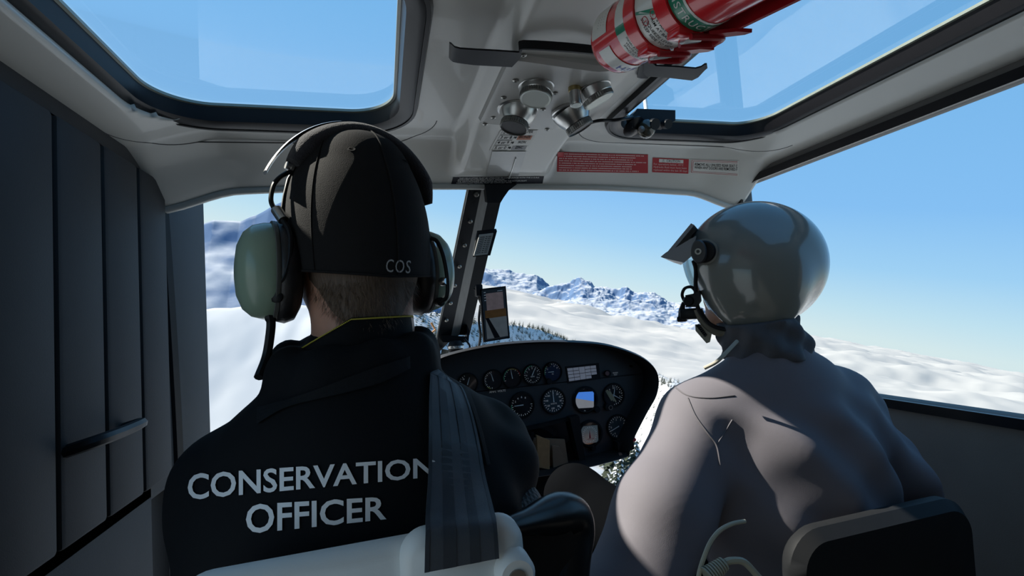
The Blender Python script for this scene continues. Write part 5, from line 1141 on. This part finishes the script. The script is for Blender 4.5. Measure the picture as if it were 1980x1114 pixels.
def pil_head(P):
    q = hloc(P); c = np.array([0.0, 0, -0.01])
    d = s_ell(q, c, (0.098, 0.077, 0.112)); d = smin(d, s_ell(q, c + [-0.04, 0, -0.075], (0.062, 0.056, 0.062)), 0.04); d = smin(d, s_ell(q, c + [-0.088, 0, -0.108], (0.022, 0.028, 0.02)), 0.02)
    d = smin(d, s_cone(q, c + [-0.094, 0, 0.0], c + [-0.112, 0, -0.035], 0.010, 0.013), 0.012)
    for s in (-1, 1):
        d = smin(d, s_ell(q, c + [-0.088, s * 0.028, 0.018], (0.012, 0.022, 0.008)), 0.012); d = smax(d, -s_ell(q, c + [-0.102, s * 0.03, 0], (0.012, 0.014, 0.009)), 0.008)
    d = smin(d, s_ell(q, c + [-0.098, 0, -0.064], (0.010, 0.024, 0.009)), 0.008)
    return smin(d, s_cone(P, PHC + [0.0, -0.005, -0.08], (PX - 0.005, 0.825, 0.96), 0.058, 0.062), 0.03)
PHIP = [(PX - 0.09, 0.83, 0.47), (PX + 0.09, 0.83, 0.47)]; PKN = [(0.475, 1.235, 0.600), (0.93, 1.27, 0.56)]; PAN = [(0.68, 1.38, 0.14), (0.92, 1.45, 0.14)]
def pil_legs(P): return smin(legs(P, PHIP, PKN, PAN, (0.092, 0.078, 0.052)), s_ell(P, (PX, 0.80, 0.46), (0.17, 0.13, 0.10)), 0.04)
def pil_body(P):
    d = smin(smin(pil_torso(P), pil_arms(P), 0.035) + 0.018, pil_head(P), 0.02); d = np.minimum(d, pil_legs(P) + 0.015)
    for A, s in ((P_ARM, -1), (P_ARR, 1)):
        w = np.array(A[3]); f = nrm(w - np.array(A[2])); d = smin(d, hand(P, w + f * 0.01, f, (0, 0, 1), (-s, 0, 0)), 0.008)
    for a in PAN: d = smin(d, s_cone(P, (a[0], a[1], 0.12), (a[0], a[1] + 0.15, 0.10), 0.04, 0.032), 0.02)
    return d
pil = thing('person', 'pilot in grey jacket and visored helmet looking left', 'person', (PX, 0.8, 0.45))
link('body', sdf_mesh('body', pil_body, (0.22, 0.60, 0.05), (1.18, 1.66, 1.32), 0.0095), M_skin, pil)
pjk = link('jacket', sdf_mesh('jacket', pil_jacket, (0.22, 0.58, 0.37), (1.18, 1.04, 1.07), 0.0065), M_pj, pil); PB_ = bvh(pjk)
link('trousers', sdf_mesh('trousers', pil_legs, (0.36, 0.62, 0.10), (1.06, 1.52, 0.72), 0.010), mat('black_pilot_trousers', (0.0035, 0.004, 0.005), rough=0.9, spec=0.02, var=0.2, vscale=20, bump=0.15, bscale=700), pil)
M_seam = mat('grey_jacket_seam', (0.12, 0.112, 0.125), rough=0.8)
def seam(pts, r=0.0016):
    L = [hit(PB_, p[0], p[1], 0.0004) for p in spline([np.array([*q, 0.0]) for q in pts], 8)]; L = [p for p in L if p is not None]
    if len(L) > 2: MB().tube(L, r, 6).build('seam', M_seam, pjk)
seam([(1330, 770), (1345, 805), (1368, 838), (1385, 862), (1392, 900)]); seam([(1416, 812), (1400, 838), (1386, 860)]); seam([(1300, 745), (1330, 765), (1372, 770), (1420, 765)])
# neck gaiter, skin strip and collar edge
def gaiter(P):
    a = np.arctan2(P[..., 1] - 0.828, P[..., 0] - PX + 0.005); d = s_cone(P, (PX - 0.018, 0.83, 1.055), (PX - 0.005, 0.822, 0.985), 0.074, 0.084); return np.maximum(d + 0.005 * np.sin(5 * a + 90 * P[..., 2]) + 0.003 * np.sin(11 * a - 60 * P[..., 2]), np.maximum(P[..., 2] - 1.058 - 0.1 * (P[..., 0] - PX), 0.975 - P[..., 2]))
link('neck_gaiter', sdf_mesh('neck_gaiter', gaiter, (0.64, 0.72, 0.96), (0.88, 0.94, 1.09), 0.0045), mat('dark_grey_gaiter', (0.075, 0.078, 0.09), rough=0.8, var=0.12, bump=0.2, bscale=900), pil)
o = MB(); o.tube(spline([at(1362, 712, Y=0.765), at(1385, 700, Y=0.75), at(1402, 684, Y=0.75), at(1425, 660, Y=0.77)], 6), 0.0035, 8); o.build('gaiter_cord', mat('cream_cord', (0.45, 0.42, 0.34), rough=0.7), pil)

# ---------------------------------------------------------------- his helmet
hm = thing('flight_helmet', 'glossy grey-green flight helmet with peaked visor cover on the pilot', 'helmet', PHC)
def helm(q, g=0.0):
    d = s_ell(q, (0, 0, 0), (0.143, 0.118, 0.139))
    for s in (-1, 1): d = smin(d, s_ell(q, (0.0, s * 0.080, -0.050), (0.088, 0.050, 0.100)), 0.04)
    return d + g
def helm_shell(P):
    q = hloc(P); h_ = helm(q); d = smax(h_, -(h_ + 0.010), 0.002)
    face = np.maximum(q[..., 0] + 0.112 + 0.25 * np.minimum(q[..., 2] + 0.03, 0), q[..., 2] - 0.045)
    bot = -(q[..., 2] + 0.138 - 0.06 * q[..., 0])
    return smax(smax(d, -face, 0.004), bot, 0.004)
M_helm = mat('grey_green_gloss', (0.21, 0.22, 0.20), rough=0.2, var=0.05, vscale=8, coat=0.6)
hsh = link('shell', sdf_mesh('shell', helm_shell, PHC - 0.17, PHC + 0.17, 0.0042), M_helm, hm); HB = bvh(hsh)
def hv(x, y, off=0.0):
    """a point at this place in the picture on the plane lying off metres from the head's middle towards the rear seats"""
    r = ray(x, y); t = (PHC + HSD * off - EYE).dot(HSD) / r.dot(HSD); return EYE + t * r
def hq(x, y, z): return PHC + HM @ np.array([x, y, z])
YN = 0.122
M_visc = mat('visor_cover_grey', (0.24, 0.25, 0.27), rough=0.35, var=0.08, vscale=30)
nv = 13
def wedge(name, px, m, half, bow, parent=hm):
    """outline seen from the side, carried across the brow; its nose bows back towards the temples"""
    base = [hv(x, y, half * 0.8) - HSD * half * 0.8 for x, y in px]; n = len(px); rows = []
    for k in range(nv):
        f = -1 + 2 * k / (nv - 1)
        rows.append([p + HSD * (-f * half) - HFW * (bow * (1 - math.sqrt(max(0, 1 - 0.96 * f * f)))) for p in base])
    V = [p for r in rows for p in r]; Fc = [(k * n + j, k * n + (j + 1) % n, (k + 1) * n + (j + 1) % n, (k + 1) * n + j) for k in range(nv - 1) for j in range(n)] + [tuple(range(n)), tuple((nv - 1) * n + j for j in range(n))]
    return MB().add(V, Fc).build(name, m, parent, 35)
wedge('visor_cover', ((1280, 498), (1290, 490), (1306, 480), (1312, 484), (1300, 500), (1296, 503)), M_visc, 0.095, 0.0)
MB().prism([hv(x, y, 0.100) for x, y in ((1280, 498), (1296, 485), (1346, 456), (1340, 492), (1322, 508), (1300, 503))], -HSD * 0.006).build('visor_side', M_visc, hm)
MB().prism([hv(x, y, -0.100) for x, y in ((1280, 498), (1296, 485), (1346, 456), (1340, 492), (1322, 508), (1300, 503))], HSD * 0.006).build('visor_side', M_visc, hm)
wedge('visor_cover_top', ((1294, 487), (1318, 458), (1338, 434), (1344, 437), (1322, 464), (1302, 488)), M_visc, 0.085, 0.0)
MB().prism([hv(x, y, 0.086) for x, y in ((1304, 481), (1340, 441), (1346, 446), (1330, 464), (1308, 479))], -HSD * 0.003).build('visor_gap', M_blk, hm)
kc = hv(1362, 487, YN - 0.012); Rk = frame(HSD + HFW * 0.15)
o = MB(); o.lathe([(0.0235, -0.012), (0.0235, 0.004), (0.021, 0.007), (0, 0.007)], 32, kc, Rk); kb = o.build('visor_knob', M_blkm, hm)
o = MB(); o.lathe([(0.0275, -0.012), (0.0275, 0.001), (0.0235, 0.003), (0.0235, -0.012)], 36, kc, Rk, ring=True); o.build('knob_ring', M_helm, kb)
kd = hv(1352, 487, YN + 0.002); o = MB(); o.lathe([(0.025, 0), (0.025, 0.004), (0.022, 0.007), (0, 0.007)], 28, kd, Rk @ np.diag([0.62, 1, 1])); o.build('knob_lever', mat('dark_slate_plastic', (0.035, 0.037, 0.042), rough=0.45), kb)
o = MB(); o.lathe([(0.0035, 0), (0.0065, 0), (0.0065, 0.003), (0.0035, 0.003)], 20, kd + Rk @ np.array([0, 0, 0.007]), Rk, ring=True); o.build('knob_eye', mat('cream_ring', (0.5, 0.5, 0.44), rough=0.4), kb)
V = []; rows = 10
for k in range(rows):
    f = k / (rows - 1)
    for j in range(11):
        a = math.radians(-82 + 164 * j / 10); V.append(hq(-0.150 * math.cos(a) ** 0.8 + 0.004 + 0.022 * f * f, 0.112 * math.sin(a), 0.030 - 0.085 * f))
MB().add(V, [(k * 11 + j, k * 11 + j + 1, (k + 1) * 11 + j + 1, (k + 1) * 11 + j) for k in range(rows - 1) for j in range(10)]).build('clear_visor', glass_mat('visor_glass', (0.62, 0.68, 0.70), 0.12), hm, 180)
def eh(x, y, lift=0.002):
    p = hit(HB, x, y, lift); return p if p is not None else hv(x, y, 0.09)
edge = spline([eh(1341, 505), eh(1347, 522), eh(1345, 556), eh(1348, 590), eh(1360, 614), eh(1378, 630), eh(1404, 637), eh(1440, 634), eh(1480, 626)], 6)
MB().tube(edge, 0.0045, 8).build('edge_roll', M_blk, hm)
MB().tube([p - np.array([0, 0, 0.009]) - HSD * 0.008 for p in edge[18:]], 0.0095, 10).build('nape_pad', mat('olive_pad', (0.17, 0.155, 0.115), rough=0.7, var=0.15, bump=0.2, bscale=600), hm)
M_olv = mat('olive_leather', (0.36, 0.34, 0.26), rough=0.65, var=0.15, vscale=40)
MB().prism([hv(x, y, .085) for x, y in ((1350, 603), (1357, 614), (1378, 634), (1372, 662), (1366, 664), (1345, 640), (1344, 628), (1356, 628))], -HSD * 0.014).build('chin_strap', M_olv, hm)
o = MB()
for k in range(7): o.tube([hv(1346 + 2.6 * k, 630 + 3.4 * k, .088), hv(1353 + 2.2 * k, 628 + 3.0 * k, .088)], 0.0022, 6)
tag(o.build('strap_ribs', M_blk, hm), kind='stuff')
mic = thing('boom_microphone', 'black boom microphone in front of the pilot helmet opening', 'microphone', hv(1328, 600, 0.07))
MB().tube(spline([hv(1345, 562, .09), hv(1336, 555, .09), hv(1324, 558, .085), hv(1319, 570, .08), hv(1323, 582, .08)], 6), 0.0034, 8).build('boom_wire', M_blk, mic)
MB().prism([hv(x, y, .095) for x, y in ((1325, 571), (1340, 568), (1352, 562), (1354, 582), (1346, 594), (1326, 594))], -HSD * 0.03).build('pivot_block', M_blk, mic)
o = MB(); o.lathe([(0.010, -0.01), (0.011, 0.0), (0.009, 0.004), (0, 0.004)], 18, hv(1331, 582, .098), frame(HSD)); o.build('pivot_knob', M_blkm, mic)
MB().tube([hv(1322, 585, .08), hv(1318, 600, .075), hv(1316, 618, .07)], [0.004, 0.0065, 0.006], 8).build('gooseneck', M_blk, mic)
o = MB(); o.box(hv(1334, 607, .07), (0.020, 0.016, 0.012), np.array([HFW, HSD, [0, 0, 1]]).T, bev=0.005); o.build('microphone_body', M_blk, mic)
o = MB(); o.box(hv(1319, 617, .07), (0.010, 0.010, 0.006), np.array([HFW, HSD, [0, 0, 1]]).T, bev=0.003); o.build('microphone_tip', M_blkm, mic)
# ---------------------------------------------------------------- seats, harness, cords
M_seatw = mat('white_seat_plastic', (0.80, 0.81, 0.78), rough=0.42, var=0.05, vscale=25, bump=0.03, bscale=500)
M_gblk = mat('gloss_black_shell', (0.008, 0.009, 0.011), rough=0.3, var=0.1, spec=0.35)
M_perf_ = None
def perf_mat():
    m = mat('perforated_black_pad', (0.018, 0.018, 0.02), rough=0.6); nt = m.node_tree; b = nt.nodes['Principled BSDF']
    v = nt.nodes.new('ShaderNodeTexVoronoi'); v.inputs['Scale'].default_value = 170; v.inputs['Randomness'].default_value = 0.0; tc = nt.nodes.new('ShaderNodeTexCoord'); nt.links.new(tc.outputs['Object'], v.inputs['Vector'])
    bp = nt.nodes.new('ShaderNodeBump'); bp.inputs['Strength'].default_value = 0.9; bp.inputs['Distance'].default_value = 0.003; nt.links.new(v.outputs['Distance'], bp.inputs['Height']); nt.links.new(bp.outputs['Normal'], b.inputs['Normal']); return m
seat = thing('front_seat', 'white-framed seat holding the man in the black cap', 'seat', (MX, 0.5, 0.05))
def rounded_plate(x0, x1, z0, z1, r, y0, y1, name, m, parent, tilt=0.0, bev=0.008):
    P = rrect(x0, x1, z0, z1, r, 0, 8); Pi = rrect(x0, x1, z0, z1, r, -bev, 8); o = MB()
    loop = lambda Q, y: [(x, y + tilt * (z - z1), z) for x, z in Q]
    L = [loop(Pi, y0), loop(P, y0 + bev), loop(P, y1 - bev), loop(Pi, y1)]; n = len(P); V = [p for l in L for p in l]
    Fc = [(k * n + j, k * n + (j + 1) % n, (k + 1) * n + (j + 1) % n, (k + 1) * n + j) for k in range(3) for j in range(n)] + [tuple(range(n)), tuple(3 * n + j for j in range(n))]
    return o.add(V, Fc).build(name, m, parent, 45)
rounded_plate(-0.170, 0.100, 0.42, 0.914, 0.03, 0.428, 0.452, 'seat_back', M_seatw, seat, tilt=0.05)
rounded_plate(0.003, 0.109, 0.74, 0.924, 0.022, 0.412, 0.440, 'corner_piece', M_seatw, seat, tilt=0.05, bev=0.009)
o = MB(); o.lathe([(0.0165, -0.004), (0.0165, 0.014), (0.0135, 0.018), (0, 0.018)], 28, at(990, 1096, Y=0.412), frame((0, -1, 0))); hb = o.build('hinge_boss', M_seatw, seat)
o = MB(); o.lathe([(0.0075, 0), (0.0075, 0.002), (0.0025, 0.002), (0.0020, 0.0008), (0, 0.0008)], 18, at(989, 1098, Y=0.412) + np.array([0, -0.018, 0]), frame((0, -1, 0))); o.build('hinge_screw', M_bolt, hb)
MB().box((MX, 0.75, 0.37), (0.20, 0.27, 0.05), bev=0.03).build('seat_cushion', M_trou, seat)
MB().box((MX, 0.72, 0.19), (0.16, 0.20, 0.14), bev=0.01).build('seat_base', M_blkm, seat)
MB().tube(spline([at(972, 1022, Y=.455), at(1010, 1012, Y=.475), at(1050, 1000, Y=.50), at(1088, 992, Y=.52), at(1108, 1000, Y=.53), at(1112, 1030, Y=.53), at(1104, 1075, Y=.52), at(1098, 1130, Y=.51)], 5), [0.008, 0.009, 0.010, 0.0108, 0.0115, 0.012, 0.013, 0.014, 0.0155, 0.017, 0.0185, 0.020, 0.021, 0.022, 0.0225] + [0.0225] * 21, 20).build('side_frame', M_gblk, seat, 180)
MB().prism([at(*p, Y=.50) for p in ((985, 1030), (1040, 1014), (1096, 1010), (1112, 1040), (1106, 1140), (985, 1140))], (0, 0.05, 0)).build('side_shell', M_blkm, seat)
def pad_sdf(P): return smin(s_ell(P, at(998, 980, Y=.60), (0.034, 0.045, 0.032)), s_cone(P, at(950, 985, Y=.62), at(985, 1010, Y=.56), 0.026, 0.024), 0.02)
pc_ = at(990, 985, Y=.60); link('side_bolster', sdf_mesh('side_bolster', pad_sdf, pc_ - 0.09, pc_ + 0.09, 0.004), perf_mat(), seat)
# shoulder harness of the man
M_web = mat('blue_grey_webbing', (0.055, 0.068, 0.085), rough=0.45, var=0.1, vscale=90, bump=0.25, bscale=1600, sheen=0.1); M_web2 = mat('dark_webbing_rib', (0.032, 0.042, 0.055), rough=0.45, var=0.1, vscale=90, bump=0.25, bscale=1600)
sh = thing('shoulder_harness', 'wide grey-blue harness strap over the shoulder and seat back', 'seat belt', at(890, 1050, Y=.42))
LE = [(842, 716, .70), (829, 722, .655), (828, 730, .625), (827, 780, .592), (826, 850, .545), (825, 920, .492), (824, 985, .438), (823, 1012, .413), (823, 1030, .405), (822, 1060, .402), (821, 1108, .402)]
RE_ = [(872, 742, .70), (880, 748, .665), (892, 757, .64), (908, 800, .603), (922, 858, .552), (938, 918, .495), (953, 978, .438), (959, 1004, .413), (961, 1022, .405), (963, 1048, .402), (965, 1080, .402)]
def over(x, y, Y_):
    """the strap lies taut, but never inside the jacket"""
    p = at(x, y, Y=Y_); h = hit(JB, x, y, 0.004)
    return h if h is not None and np.linalg.norm(h - EYE) < np.linalg.norm(p - EYE) else p
LA = spline([over(*q) for q in LE], 5); RA = spline([over(*q) for q in RE_], 5)
def band(f0, f1, lift, th, name, m, par):
    A = [a + (b - a) * f0 + np.array([0, -lift, lift * 0.3]) for a, b in zip(LA, RA)]; B = [a + (b - a) * f1 + np.array([0, -lift, lift * 0.3]) for a, b in zip(LA, RA)]
    return MB().strip(A, B, (0, th, -th * 0.3)).build(name, m, par, 60)
strap = band(0, 1, 0.0, 0.0022, 'strap', M_web, sh)
for f0, f1 in ((0.0, 0.06), (0.24, 0.42), (0.60, 0.74), (0.94, 1.0)): band(f0, f1, 0.0006, 0.0008, 'woven_rib', M_web2, strap)
# pilot's seat
ps = thing('pilot_seat', 'black seat behind the pilot in grey', 'seat', (PX, 0.75, 0.05))
rounded_plate(PX - 0.19, PX + 0.19, 0.40, 0.74, 0.06, 0.60, 0.645, 'seat_back', M_blkm, ps, tilt=-0.03, bev=0.015)
MB().box((PX, 0.90, 0.35), (0.21, 0.27, 0.05), bev=0.03).build('seat_cushion', M_trou, ps); MB().box((PX, 0.88, 0.18), (0.16, 0.20, 0.13), bev=0.01).build('seat_base', M_blkm, ps)
# cord and plug hanging at the lower right
cd = thing('communication_lead', 'pale cord with ribbed plug hanging behind the pilot', 'cord', at(1385, 1100, Y=.50))
M_cord = mat('cream_cord_rubber', (0.42, 0.40, 0.30), rough=0.45, var=0.1)
MB().tube(spline([at(1440, 1008, Y=.52), at(1416, 1013, Y=.515), at(1392, 1026, Y=.51), at(1374, 1048, Y=.505), at(1362, 1076, Y=.50), at(1353, 1104, Y=.50), at(1346, 1140, Y=.50)], 6), 0.0026, 8).build('cord_loop', M_cord, cd)
o = MB(); a_, b_2 = at(1368, 1116, Y=.49), at(1402, 1088, Y=.49); 
for k in range(9):
    f = k / 8; p = a_ + (b_2 - a_) * f; q_ = a_ + (b_2 - a_) * min(1.0, f + 0.085); o.tube([p, q_], [0.0115 - 0.004 * f, 0.0105 - 0.004 * f], 12)
tag(o.build('ribbed_plug', M_cord, cd, 30), kind='stuff')
MB().tube(spline([b_2, at(1416, 1084, Y=.49), at(1440, 1088, Y=.49), at(1470, 1120, Y=.49)], 5), 0.004, 8).build('cord_tail', M_cord, cd)
